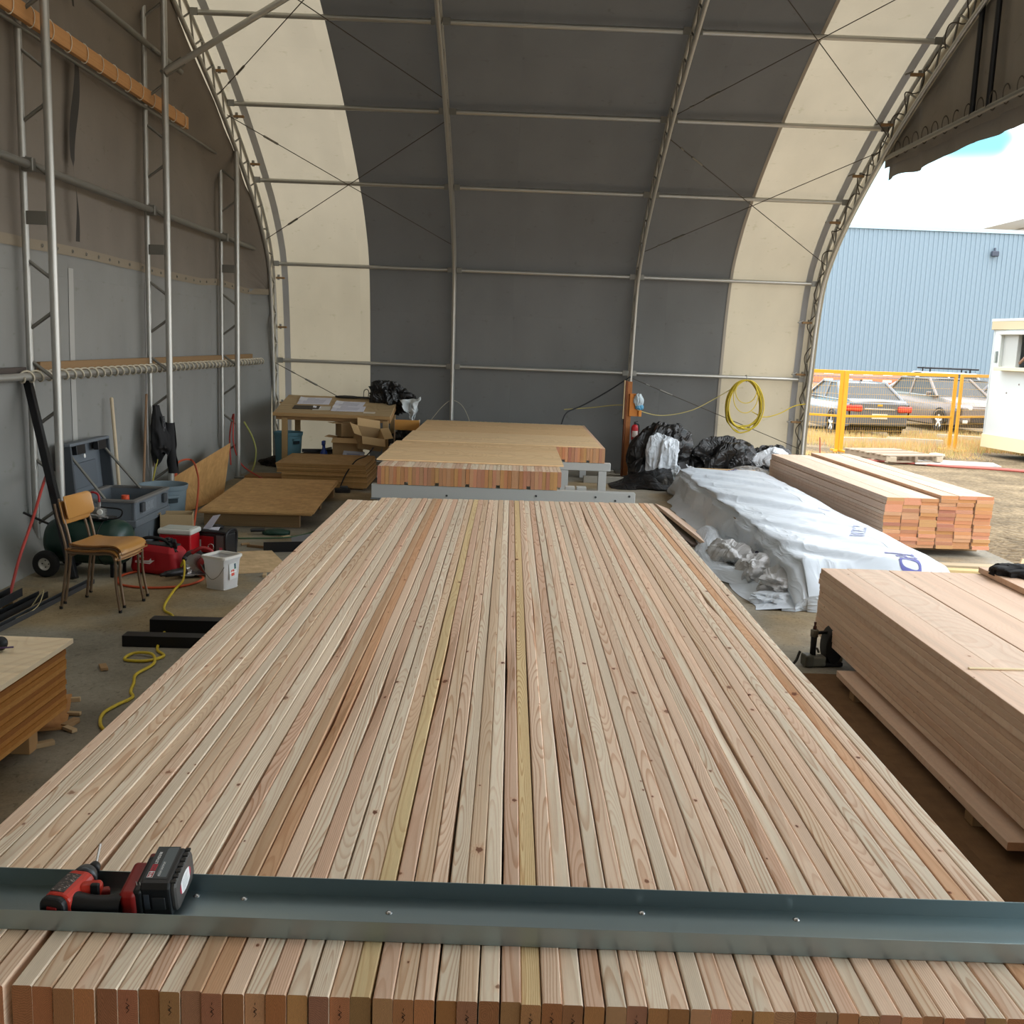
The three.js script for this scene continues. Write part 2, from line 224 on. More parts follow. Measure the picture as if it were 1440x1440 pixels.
mesh('upper_fabric', grid(150, 30, (u, v) => { const z = mixf(-16.93, 6.5, u), top = Math.max(SEAM, archInner(z) + 0.02), y = mixf(SEAM - 0.05, top, v); return [wallX(z, y) - 0.012, y, z]; }, (u, v) => [u * 9.5, v * 2]), wallUp, wl);
mesh('lower_fabric', grid(150, 24, (u, v) => { const z = mixf(-16.93, 6.55, u), y = v * (SEAM + 0.02); return [wallX(z, y), y, z]; }, (u, v) => [u * 9.6, v * 1.1]), wallLow, wl);
mesh('seam_strip', grid(150, 1, (u, v) => { const z = mixf(-16.85, 6.5, u), y = SEAM - 0.045 + v * 0.09 + 0.025 * noise(z * 0.8, 3); return [wallX(z, SEAM) + 0.012, y, z]; }), M('#8d8270', 0.9), wl);
for (let i = 0; i < 26; i++) { const z = -9.0 - i * 0.31; mesh('grommet', new THREE.TorusGeometry(0.014, 0.004, 5, 10), mat.galvDark, wl, [wallX(z, SEAM) + 0.018, SEAM + 0.025 * noise(z * 0.8, 3), z], [0, Math.PI / 2, 0]); }
for (const zf of [-9.95, -12.0]) mesh('vertical_seam', grid(1, 20, (u, v) => { const y = v * 2.6, z = zf + u * 0.1; return [wallX(z, y) + 0.006, y, z]; }), M('#a8a7a2', 0.85), wl);
mesh('edge_flap', grid(1, 160, (u, v) => { const a = arch(v * archLen, mixf(-0.06, DEPTH + 0.1, u)); return [-4.22, a[0], a[1]]; }), cream, wl);
// the torn slit: a strip of dark cloth hanging off the wall
tag(mesh('loose_strip', grid(2, 24, (u, v) => { const y = 4.47 - v * 1.62, w = v < 0.55 ? 0.13 - 0.03 * v : 0.045, z = -10.0 + 0.1 * Math.sin(v * 2.4) + (u - 0.5) * w; return [-4.12 + 0.02 * Math.sin(v * 9 + u), y, z]; }), M('#3a3733', 0.9, 0, { side: THREE.DoubleSide }), scene), 'dark strip of torn cloth hanging on the left wall above the long rail', 'strip');
tag(mesh('loose_strip', grid(2, 8, (u, v) => [-4.12 + 0.02 * Math.sin(v * 6), 5.9 - v * 0.95, -10.05 + (u - 0.5) * 0.14 * (1 - v * 0.7) + 0.05 * v]), M('#3a3733', 0.9, 0, { side: THREE.DoubleSide }), scene), 'short dark flap of cloth at the top of the left wall', 'strip');
// wall posts: ladder trusses of two poles
['nearest of the three wall posts, behind the stacked chairs', 'middle wall post, with a black jacket hanging on it', 'farthest wall post, beside the leaning sheet of board', 'wall post nearer than the stacked chairs'].forEach((d, k) => {
  const z = [-8.83, -11.75, -14.68, -5.9][k], top = archY(z) - 0.3, t = thing('wall_post', 'galvanised ladder post of two poles, ' + d, 'post', [0, 0, z], 0, 'ladder posts of the left wall');
  bar('inner_pole', V(-3.878, 0.02, 0), V(-3.878, top, 0), 0.036, mat.galv, t, 14); bar('outer_pole', V(-4.1, 0.02, 0), V(-4.1, top, 0), 0.03, mat.galv, t, 12);
  for (let i = 0, y = 0.42; y < top - 0.2; i++, y += 0.42) { if (Math.abs(y - 2.94) < 0.18) continue; const q = (i % 2 ? -1 : 1) * 0.075; bar('lacing_bar', V(-4.09, y - q, 0), V(-3.89, y + q, 0), 0.016, mat.galvDark, t, 6); }
  mesh('splice_plate', rbox(0.17, 0.11, 0.02, 0.003), mat.galvDark, t, [-3.99, 2.94, 0.02]); mesh('base_plate', rbox(0.42, 0.02, 0.16, 0.004), mat.galvDark, t, [-3.99, 0.01, 0]);
});
// rails along the left wall
{
  const r1 = thing('wall_rail', 'low white-roped steel rail along the left wall at chest height', 'rail'); bar('pipe', V(-4.04, 1.63, -17.0), V(-4.04, 1.63, -2.5), 0.032, mat.galv, r1, 12);
  const pts = []; for (let i = 0; i <= 700; i++) { const f = i / 700, a = f * 2 * Math.PI * 50; pts.push(V(-4.04 + 0.042 * Math.cos(a), 1.63 + 0.046 * Math.sin(a), mixf(-16.9, -8.5, f))); } mesh('rope', tube(pts, 0.009, 1400, 5), mat.rope, r1);
  const ledge = thing('ledge_board', 'narrow brown board lying behind the roped rail on the left wall', 'board'); mesh('board', rbox(0.035, 0.09, 7.4, 0.004), mat.oldWood, ledge, [-4.11, 1.7, -12.7]);
  const r2 = thing('wall_rail', 'upper grey steel rail along the left wall above the fabric seam', 'rail'); bar('pipe', V(-4.03, 3.36, -16.6), V(-4.03, 3.36, -2.5), 0.036, mat.galvDark, r2, 12); for (const z of ZP.slice(0, 3)) mesh('clamp', rbox(0.1, 0.11, 0.07, 0.01), mat.galvDark, r2, [-4.03, 3.36, z + 0.05]);
  const r3 = thing('wall_rail', 'topmost grey steel rail crossing high on the left wall', 'rail'); bar('pipe', V(-4.03, 5.08, -12.8), V(-4.03, 5.08, -2.5), 0.033, mat.galvDark, r3, 12);
  const tb = thing('tied_timber', 'long orange-brown timber tied with white wire high on the left wall', 'timber'); mesh('timber', rbox(0.05, 0.14, 8.4, 0.004), mat.timber, tb, [-4.05, 4.55, -8.85], [0.0, 0, 0]);
  for (let i = 0; i < 15; i++) { const z = -12.9 + i * 0.36; mesh('wire_tie', new THREE.TorusGeometry(0.1, 0.008, 5, 16), M('#dcd6c6', 0.8), tb, [-4.05, 4.55, z], [0, 0.35, 0]).scale.set(0.4, 0.85, 1); }
  const r4 = thing('wall_rail', 'thin grey rail on the left wall right under the wire-tied timber', 'rail'); bar('pipe', V(-4.08, 4.44, -15.6), V(-4.08, 4.44, -2.5), 0.018, mat.galvDark, r4, 8);
  const br = thing('knee_brace', 'slanting steel brace pipe rising from the middle wall post to the roof', 'brace'); bar('pipe', V(-3.86, 4.82, -11.72), V(-1.6, 6.15, -11.6), 0.036, mat.galv, br, 12); bar('flattened_end', V(-3.9, 4.79, -11.73), V(-3.66, 4.94, -11.71), 0.05, mat.galvDark, br, 8).scale.z = 0.014;
}
// right end: open below a hanging gable curtain
{
  const wr = struct('wall_right'), cur = new THREE.MeshPhysicalMaterial({ map: rep(fabricTex, 1, 1), color: lin('#8f877c'), roughness: 0.9, bumpMap: rep(foldBump, 1, 1), bumpScale: 0.01, specularIntensity: 0.3 });
  const Z0 = -14.55, Z1 = 4.15, fold = (z, y) => 4.99 + 0.035 * Math.sin(z * 4.2 + noise(z * 1.3, 1) * 2) * (0.6 + 0.4 * noise(z * 0.7, y)) + 0.02 * noise(z * 6, y * 0.5);
  mesh('gable_curtain', grid(220, 18, (u, v) => { const z = mixf(Z0, Z1, u), top = Math.max(4.72, archY(z) + 0.03), y = mixf(4.6, top, v); return [fold(z, y) + 0.02 * (1 - v), y, z]; }, (u, v) => [u * 9, v]), cur, wr);
  mesh('hanging_skirt', grid(220, 6, (u, v) => { const z = mixf(Z0 + 0.1, Z1, u), y = 4.7 - v * (0.27 + 0.02 * noise(z * 2, 5)); return [fold(z, 4.6) + 0.05 + 0.03 * v * Math.sin(z * 5), y, z]; }, (u, v) => [u * 9, v * 0.15]), cur, wr);
  bar('header_pipe', V(4.93, 4.70, Z0), V(4.93, 4.70, Z1), 0.03, mat.galvDark, wr, 10);
  for (let i = 0; i < 22; i++) mesh('lacing_loop', new THREE.TorusGeometry(0.09, 0.007, 5, 14), mat.darkRope, wr, [4.95, 4.76, -14.0 + i * 0.3], [0, 0.3, 0]).scale.set(0.5, 1.1, 1);
  for (const z of [-11.75, -11.35, -8.8]) bar('curtain_pole', V(4.93, 4.7, z), V(4.93, archY(z), z), 0.032, mat.blackSteel, wr, 8);
  mesh('edge_flap', grid(1, 160, (u, v) => { const a = arch(v * archLen, mixf(-0.06, DEPTH - 0.03, u)); return [4.955, a[0], a[1]]; }), cream, wr);
  // ratchets and ropes on the end arch
  const rp = thing('lacing_rope', 'frayed brown rope laced along the arch at the open right end', 'rope'); const pts = []; for (let i = 0; i <= 120; i++) { const s = 0.5 + i * 0.075, a = arch(s, 0.1 + 0.07 * Math.sin(i * 1.1)); pts.push(V(4.86 + 0.05 * Math.cos(i * 0.8), a[0], a[1])); } mesh('cord', tube(pts, 0.008, 500, 5), mat.darkRope, rp);
  [0.95, 1.75, 2.6, 4.55, 5.6, 6.7, 7.7].forEach((s, i) => { const a = arch(s, 0.1), t = thing('ratchet', ['lowest', 'second lowest', 'third lowest', 'middle', 'third highest', 'second highest', 'highest'][i] + ' of the ratchet tensioners on the arch at the open right end', 'ratchet', [4.78, a[0], a[1]], 0, 'ratchet tensioners of the right arch'); mesh('frame', rbox(0.16, 0.035, 0.05, 0.006), mat.oldWood, t); bar('spool', V(0.03, -0.03, 0), V(0.03, 0.05, 0), 0.022, mat.galvDark, t); mesh('handle', rbox(0.1, 0.02, 0.035, 0.004), mat.galvDark, t, [-0.1, 0.015, 0], [0, 0, 0.4]); });
  [0.95, 2.2, 3.0, 5.3, 6.3, 7.2].forEach((s, i) => { const a = arch(s, 0.06), t = thing('ratchet', ['lowest', 'second lowest', 'third lowest', 'third highest', 'second highest', 'highest'][i] + ' of the ratchet tensioners on the arch against the left wall', 'ratchet', [-3.76, a[0], a[1]], 0, 'ratchet tensioners of the left arch'); mesh('frame', rbox(0.14, 0.03, 0.05, 0.006), mat.oldWood, t); bar('spool', V(-0.03, -0.03, 0), V(-0.03, 0.05, 0), 0.02, mat.galvDark, t); });
}
// floor slab and ground
{
  const fl = struct('floor'); mesh('slab', new THREE.BoxGeometry(9.9, 0.15, 24.6), new THREE.MeshPhysicalMaterial({ map: rep(concreteTex, 1, 1), color: lin('#cfcabf'), roughness: 0.85 }), fl, [0.35, -0.075, -5.2]);
  const b = fl.children[0].geometry.attributes; for (let i = 0; i < b.uv.count; i++) b.uv.setXY(i, b.position.getX(i) / 6, b.position.getZ(i) / 6);
  const gr = struct('ground');
  const g = grid(110, 150, (u, v) => { const x = mixf(-30, 62, Math.pow(u, 1)), z = mixf(30, -90, v), out = sstep(5.2, 7.5, x) + sstep(-17.4, -19, z) * 0 ; return [x, -0.03 - (x < 5.4 && x > -4.7 && z > -17.7 && z < 7.3 ? 0.13 : 0) + 0.03 * out * fbm(x * 0.9, z * 0.9, 2, 3), z]; }, (u, v) => [u * 92 / 4, v * 120 / 4]);
  mesh('dirt', g, new THREE.MeshPhysicalMaterial({ map: rep(dirtTex, 1, 1), color: lin('#ada08a'), roughness: 0.95, bumpMap: rep(dirtBump, 1, 1), bumpScale: 0.05 }), gr);
}
// ---------------------------------------------------------------- sawn lumber
function boardGeo(w, t, L, o = {}) {   // length runs from z = 0 to z = -L, centred on x, resting on y = 0
  const { flip = 0, sway = null, strips = 32, LEN = 6.4, WID = 0.038, strip = 0, u0 = 0, tint = [1, 1, 1], endTint = tint, seed = 1, seg = 8, bow = 0.001, ease = 0.003, wane = [], cell = 0, sq = 0 } = o;
  const P = [], e = ease, a2 = e * 0.3;   // profile, anticlockwise seen from +z
  for (const [cx, cy, pts] of [[-w / 2, t, [[0, -e], [a2, -a2], [e, 0]]], [w / 2, t, [[-e, 0], [-a2, -a2], [0, -e]]], [w / 2, 0, [[0, e], [-a2, a2], [-e, 0]]], [-w / 2, 0, [[e, 0], [a2, a2], [0, e]]]]) for (const [dx, dy] of pts) P.push([cx + dx, cy + dy]);
  const n = P.length, arc = [0]; for (let i = 1; i <= n; i++) arc.push(arc[i - 1] + Math.hypot(P[i % n][0] - P[i - 1][0], P[i % n][1] - P[i - 1][1])); const mid = (arc[2] + arc[3]) / 2;
  const ring = (k) => { const f = k / seg, z = -L * f, bx = bow * noise(f * 3 + seed, 1.5) * 2 + bow * 0.7 * noise(f * 9 + seed, 4), by = bow * noise(f * 4 + seed, 8.5); return P.map(([x, y], i) => { let d = 0; for (const q of wane) { const h = Math.max(0, 1 - Math.abs(z + q.z) / q.l); if ((q.side < 0 ? i <= 2 : i >= 3 && i <= 5)) d = Math.max(d, q.d * h); } return [x + bx + (sway ? sway(z) : 0) + (d ? -Math.sign(x) * d * 0.9 : 0), y + (y > t / 2 ? by - d * 0.8 : 0), z]; }); };
  const pos = [], uv = [], col = [], U = (z) => (flip & 1 ? 1 - (u0 - z / LEN) : u0 - z / LEN), Vv = (a) => (strip + 0.5 + (flip & 2 ? -1 : 1) * (a - mid) / WID * 0.98) / strips;
  let prev = ring(0);
  for (let k = 1; k <= seg; k++) {
    const cur = ring(k);
    for (let i = 0; i < n; i++) { const j = (i + 1) % n, A = prev[i], B = prev[j], C = cur[j], D = cur[i], va = Vv(arc[i]), vb = Vv(arc[i + 1]);
      for (const [q, v] of [[A, va], [B, vb], [C, vb], [A, va], [C, vb], [D, va]]) { pos.push(...q); uv.push(U(q[2]), v); col.push(...tint); } }
    prev = cur;
  }
  const nl = pos.length / 3, cx = (cell % 4) / 4, cy = (Math.floor(cell / 4) % 4) / 4;
  for (const [R, flip] of [[ring(0), true], [ring(seg), false]]) { const c = [0, t / 2, R[0][2]]; for (let i = 0; i < n; i++) { const A = R[i], B = R[(i + 1) % n], T = flip ? [c, B, A] : [c, A, B]; for (const q of T) { pos.push(...q); uv.push(cx + 0.02 + 0.21 * (q[0] / w + 0.5), cy + 0.02 + 0.21 * (q[1] / t)); col.push(...endTint); } } }
  const g = new THREE.BufferGeometry(); g.setAttribute('position', new THREE.Float32BufferAttribute(pos, 3)); g.setAttribute('uv', new THREE.Float32BufferAttribute(uv, 2)); g.setAttribute('color', new THREE.Float32BufferAttribute(col, 3)); g.computeVertexNormals();
  g.addGroup(0, nl, 0); g.addGroup(nl, pos.length / 3 - nl, 1); return g;
}
const TINTS = { pale: [0.98, 0.95, 0.89], pink: [0.95, 0.82, 0.735], tan: [0.91, 0.79, 0.67], yellow: [0.9, 0.79, 0.52], rose: [0.86, 0.68, 0.59], brown: [0.7, 0.53, 0.39], orange: [0.8, 0.55, 0.38] };
const shade = (c, k) => c.map((v) => v * k);
// the long panel on the near side: boards on edge, nailed together
{
  const H = 0.19, TOP = 0.87, P = 0.0386, r = rng(3);
  const t = thing('lumber_deck', 'long near panel of boards on edge, under the steel channel and the impact driver', 'panel', [0, TOP - H, -1.69]);
  const order = 'pink pale pale tan tan pale tan pink gap pale tan tan pink pale pale rose pale brown orange pink pale rose pale pale tan yellow rose tan pink pale tan pale rose yellow pink pale rose pale pink pale pink pale pink pink pale pink pink pale rose pale pink pink tan pink pink pale pink pale orange pink pale'.split(' ');
  let x = -1.175, k = 0;
  for (const kind of order) {
    if (kind === 'gap') continue;
    const left = k < 6, zend = left ? 5.8 + 0.02 * r() : 5.97 + 0.2 * ((x + 0.95) / 2.15) + 0.012 * r(), wane = [];
    if (r() < 0.45) wane.push({ z: 0.4 + r() * 5.2, l: 0.15 + r() * 0.7, d: 0.003 + r() * 0.006, side: r() < 0.5 ? -1 : 1 });
    if (kind === 'orange' || kind === 'rose') wane.push({ z: 0.3 + r() * 2, l: 0.5, d: 0.008, side: -1 });
    const tint = shade(TINTS[kind], 0.93 + r() * 0.14), w = P - 0.0014 - r() * 0.0012, sway = k < 8 ? (z) => -0.012 * (1 - sstep(0.2, 1.7, -z)) : null;
    const g = boardGeo(w, H, zend, { strip: (k * 13 + 5) % 32, u0: 0.01, flip: Math.floor(r() * 4), tint, sway, endTint: shade([[0.66, 0.43, 0.29], [0.58, 0.36, 0.22], [0.6, 0.46, 0.32], [0.7, 0.5, 0.36]][Math.floor(r() * 4)], 0.8 + r() * 0.35), seed: k * 3.7, seg: 22, bow: 0.0011, ease: 0.0032, wane, cell: Math.floor(r() * 16) });
    mesh('board', g, [mat.lumberEdge, mat.lumberEnd], t, [x + P / 2, -0.0015 + r() * 0.003, (left ? 0.006 : -0.004) + r() * 0.005]); x += P; k++;
  }
  // trestle beams that carry it
  ['under the front of', 'under the middle of', 'under the far end of'].forEach((d, i) => { const s = thing('steel_trestle', 'low steel trestle ' + d + ' the long near panel', 'trestle', [0, 0, [-2.3, -4.6, -7.2][i]]); mesh('beam', rbox(2.1, 0.14, 0.1, 0.006), mat.blackSteel, s, [0, TOP - H - 0.07, 0]); for (const sx of [-0.9, 0.9]) mesh('leg', rbox(0.08, TOP - H - 0.14, 0.08, 0.006), mat.blackSteel, s, [sx, (TOP - H - 0.14) / 2, 0]); });
}
// scribbled end stamps are print: small dark marks on some board ends
{
  const st = canvasTex(64, 128, (c) => { c.clearRect(0, 0, 64, 128); c.strokeStyle = '#241408'; c.lineWidth = 5; c.beginPath(); c.moveTo(32, 6); c.lineTo(30, 26); c.moveTo(18, 40); c.lineTo(44, 60); c.lineTo(20, 78); c.lineTo(42, 92); c.lineTo(22, 118); c.moveTo(26, 62); c.lineTo(34, 84); c.stroke(); });
  const sm = new THREE.MeshPhysicalMaterial({ map: st, alphaMap: canvasTex(64, 128, (c) => { c.fillStyle = '#000'; c.fillRect(0, 0, 64, 128); c.strokeStyle = '#fff'; c.lineWidth = 5; c.beginPath(); c.moveTo(32, 6); c.lineTo(30, 26); c.moveTo(18, 40); c.lineTo(44, 60); c.lineTo(20, 78); c.lineTo(42, 92); c.lineTo(22, 118); c.moveTo(26, 62); c.lineTo(34, 84); c.stroke(); }), transparent: true, roughness: 0.9, color: lin('#2a180c') });
  const p = scene.children.find((o) => o.name === 'lumber_deck'), bs = p.children.filter((o) => o.name.startsWith('board'));
  [13, 15, 17, 19, 23, 26, 29, 32, 33, 34, 37, 42, 46].forEach((i) => { const b = bs[i]; mesh('ink_stamp', new THREE.PlaneGeometry(0.016, 0.034), sm, b, [0, 0.19 - 0.032, 0.0012]); });
}
// galvanised channel across the near panel
{
  const t = thing('steel_channel', 'long galvanised steel channel lying open side up across the near panel', 'channel', [0, 0.8715, 0]);
  const z0 = -1.868, z1 = -2.028, h = 0.041, th = 0.0022, L = 3.1;
  mesh('web', rbox(L, th, z0 - z1, 0.0008), mat.channel, t, [0, th / 2, (z0 + z1) / 2]);
  mesh('back_flange', rbox(L, h, th, 0.0008), mat.channel, t, [0, h / 2, z1], [0.03, 0, 0]); mesh('front_flange', rbox(L, h, th, 0.0008), mat.channel, t, [0, h / 2, z0], [-0.06, 0, 0]);
  for (const [x, z] of [[-0.623, -2.007], [-0.522, -2.002], [-0.212, -1.967], [0.319, -2.0], [0.645, -1.995]]) { const s = mesh('screw_head', lathe([[0, 0.0045], [0.004, 0.004], [0.0055, 0.002], [0.0075, 0.0012], [0.0075, 0], [0, 0]], 12), mat.chrome, t, [x, th, z]); }
}
// impact driver lying in the channel
{
  const t = thing('impact_driver', 'red and black cordless impact driver lying on its side in the steel channel', 'power tool', [-0.87, 0.8745, -1.93]);
  const dark = M('#141416', 0.5), grey = M('#55575a', 0.35, 0.6), red = mat.redTool;
  t.scale.set(0.86, 0.95, 0.92); t.position.x = -0.85;
  // head: axis along -z, the tool lies on its side; the handle leaves along +x
  const hd = new THREE.Group(); hd.rotation.y = 0.06;
  const head = mesh('motor_housing', extrude(rrect(0.07, 0.062, 0.022, 4), 0.1, 0.006, 2), red, t, [-0.012, 0.034, -0.008], [0.05, -0.16, 0]);
  mesh('rear_cap', extrude(rrect(0.064, 0.058, 0.02, 4), 0.02, 0.006, 2), dark, t, [-0.024, 0.032, 0.047], [0.05, -0.16, 0]); mesh('cap_badge', rbox(0.024, 0.02, 0.004, 0.001), M('#8c1a18', 0.4), t, [-0.024, 0.033, 0.0585], [0.05, -0.16, 0]);
  mesh('rating_label', rbox(0.034, 0.002, 0.07, 0.0005), new THREE.MeshPhysicalMaterial({ map: canvasTex(64, 128, (c) => { c.fillStyle = '#3a3433'; c.fillRect(0, 0, 64, 128); const r = rng(4); for (let i = 0; i < 90; i++) { c.fillStyle = r() < 0.5 ? '#b9aca4' : '#6d5a50'; c.fillRect(r() * 60, r() * 124, 2 + r() * 10, 1 + r() * 3); } }), roughness: 0.4 }), t, [-0.018, 0.0655, -0.004], [0.05, -0.16, 0]);
  const nose = mesh('gear_case', lathe([[0, 0], [0.031, 0.0], [0.032, 0.012], [0.026, 0.034], [0.017, 0.046], [0, 0.046]], 24), grey, t, [-0.004, 0.037, -0.056], [-Math.PI / 2 + 0.05, 0, 0.12]);
  mesh('collar', lathe([[0, 0], [0.0145, 0], [0.0155, 0.008], [0.012, 0.022], [0, 0.022]], 20), dark, t, [0.002, 0.041, -0.1], [-Math.PI / 2 + 0.12, 0, 0.05]);
  bar('driver_bit', V(0.002, 0.043, -0.118), V(-0.014, 0.062, -0.185), 0.0033, mat.chrome, t, 6);
  // handle: a swept grip along +x, with the trigger towards the bit
  const grip = grid(24, 20, (u, v) => { const a = u * 2 * Math.PI, x = mixf(0.012, 0.125, v), wz = mixf(0.026, 0.021, Math.sin(v * Math.PI)), wy = mixf(0.022, 0.019, Math.sin(v * Math.PI)), zc = 0.018 + 0.008 * Math.sin(v * 3); return [x, 0.034 + wy * Math.sin(a), zc + wz * Math.cos(a)]; });
  mesh('grip', grip, dark, t); mesh('trigger_housing', rbox(0.055, 0.046, 0.034, 0.012, 3), red, t, [0.034, 0.038, -0.016], [0, 0.25, 0]); mesh('trigger', rbox(0.03, 0.018, 0.02, 0.006, 2), M('#8d2018', 0.4), t, [0.062, 0.036, -0.022], [0, 0.4, 0]);
  mesh('direction_switch', rbox(0.02, 0.05, 0.012, 0.003), dark, t, [0.05, 0.04, -0.004]);
  mesh('battery_foot', rbox(0.04, 0.062, 0.11, 0.012, 3), M('#8f1913', 0.45), t, [0.136, 0.042, -0.03], [0.2, 0, 0]); mesh('foot_cover', rbox(0.022, 0.066, 0.118, 0.008, 2), dark, t, [0.158, 0.045, -0.04], [0.2, 0, 0]);
  for (let i = 0; i < 3; i++) mesh('foot_vent', rbox(0.002, 0.002, 0.016, 0.0005), M('#b8b8b8', 0.4), t, [0.15 + i * 0.008, 0.0705, 0.0], [0, 0.5, 0]);
  // battery: chamfered brick standing on its edge, base plate facing +x
  const bat = new THREE.Group(); bat.name = 'battery'; bat.position.set(0.2, 0.052, -0.054); bat.rotation.set(0.2, 0.0, 0.03); bat.scale.setScalar(1.06); t.add(bat);
  mesh('battery_case', (() => { const g = extrude([[-0.066, -0.036], [-0.066, 0.03], [-0.058, 0.04], [0.05, 0.04], [0.066, 0.026], [0.066, -0.03], [0.054, -0.04], [-0.058, -0.04]], 0.066, 0.005, 2); g.rotateY(Math.PI / 2); return g; })(), M('#18181a', 0.42), bat);
  mesh('base_plate', (() => { const g = extrude(rrect(0.118, 0.07, 0.016, 3), 0.014, 0.004, 1); g.rotateY(Math.PI / 2); return g; })(), M('#4b4744', 0.55), bat, [0.037, 0, 0]);
  for (let i = 0; i < 7; i++) { mesh('rim_tooth', rbox(0.012, 0.004, 0.009, 0.001), M('#2a2826', 0.6), bat, [0.038, 0.0365, -0.05 + i * 0.0165]); }
  const label = canvasTex(512, 256, (c) => { c.fillStyle = '#2c3133'; c.fillRect(0, 0, 512, 256); c.fillStyle = '#5a6367'; c.beginPath(); c.moveTo(70, 120); c.lineTo(480, 120); c.lineTo(500, 150); c.lineTo(500, 240); c.lineTo(30, 240); c.lineTo(30, 150); c.fill(); c.fillStyle = '#e8e8e8'; c.fillRect(18, 26, 96, 66); c.fillStyle = '#a01020'; c.fillRect(24, 32, 84, 54); c.fillStyle = '#fff'; c.font = 'bold 44px sans-serif'; c.fillText('M18', 26, 74); c.fillStyle = '#b81430'; c.fillRect(122, 30, 104, 60); c.fillStyle = '#5a0812'; c.font = 'bold 46px sans-serif'; c.fillText('RED', 130, 76); c.fillStyle = '#f4f4f4'; c.fillText('LITHIUM', 232, 76); c.fillStyle = '#e0e0e0'; c.font = 'bold 34px sans-serif'; c.fillText('HIGH OUTPUT', 40, 164); });
  const lg = new THREE.PlaneGeometry(0.1, 0.052); lg.applyMatrix4(new THREE.Matrix4().makeBasis(V(0, 0, -1), V(-1, 0, 0), V(0, 1, 0)));
  mesh('battery_label', lg, new THREE.MeshPhysicalMaterial({ map: label, roughness: 0.35 }), bat, [-0.004, 0.0407, -0.004]);
  const sg = new THREE.CircleGeometry(1, 28); sg.scale(0.036, 0.019, 1); sg.rotateY(Math.PI / 2);
  mesh('round_sticker', sg, new THREE.MeshPhysicalMaterial({ map: canvasTex(128, 128, (c) => { c.fillStyle = '#b23a50'; c.fillRect(0, 0, 128, 128); c.fillStyle = '#ececec'; c.fillRect(16, 0, 96, 128); c.fillStyle = '#888'; for (let i = 0; i < 12; i++) c.fillRect(30, 20 + i * 8, 50 + (i * 37) % 20, 2); }), roughness: 0.5 }), bat, [0.0445, 0.0, 0.0]);
  mesh('side_latch', rbox(0.03, 0.03, 0.004, 0.002), M('#2a2a2c', 0.5), bat, [0.006, -0.004, 0.0665]); mesh('charge_window', rbox(0.012, 0.036, 0.003, 0.001), M('#3c4048', 0.3), bat, [-0.02, 0, 0.0668]);
  mesh('battery_rail', rbox(0.026, 0.05, 0.09, 0.005), M('#7c1512', 0.45), bat, [-0.038, 0, -0.01]);
}
// flat-laid plank stacks
const plankGeos = new Map();
function plankGeo(w, t, L, variant) {
  const key = [w, t, L, variant].join(); if (plankGeos.has(key)) return plankGeos.get(key);
  const r = rng(100 + variant * 17), tint = shade([[0.98, 0.86, 0.74], [0.96, 0.82, 0.69], [0.99, 0.89, 0.78], [0.94, 0.78, 0.64], [0.97, 0.84, 0.72]][variant % 5], 0.82 + r() * 0.1);
  const g = boardGeo(w, t, L, { strips: 4, LEN: 5.2, WID: 0.29, strip: variant % 4, u0: 0.01 + r() * (0.97 - L / 5.2), flip: Math.floor(variant / 4) % 4, tint, endTint: shade([[0.92, 0.72, 0.58], [0.98, 0.8, 0.66], [0.86, 0.64, 0.5]][variant % 3], 0.95), seed: variant * 5.1, seg: 6, bow: 0.002, ease: 0.003, cell: variant });
  plankGeos.set(key, g); return g;
}
const NTH = ['first', 'second', 'third', 'fourth', 'fifth', 'sixth', 'seventh', 'eighth', 'ninth', 'tenth', 'eleventh', 'twelfth', 'thirteenth', 'fourteenth', 'fifteenth', 'sixteenth'];
const layerName = (i, n) => (i === n - 1 ? 'top' : i === 0 ? 'bottom' : NTH[n - 1 - i] + ' from top');
function plank(w, t, L, variant, pos, turn, label, group) { const m = mesh('plank', plankGeo(w, t, L, variant), [mat.plank, mat.lumberEnd], scene, pos, [0, turn, 0]); return tag(m, label, 'plank', group); }
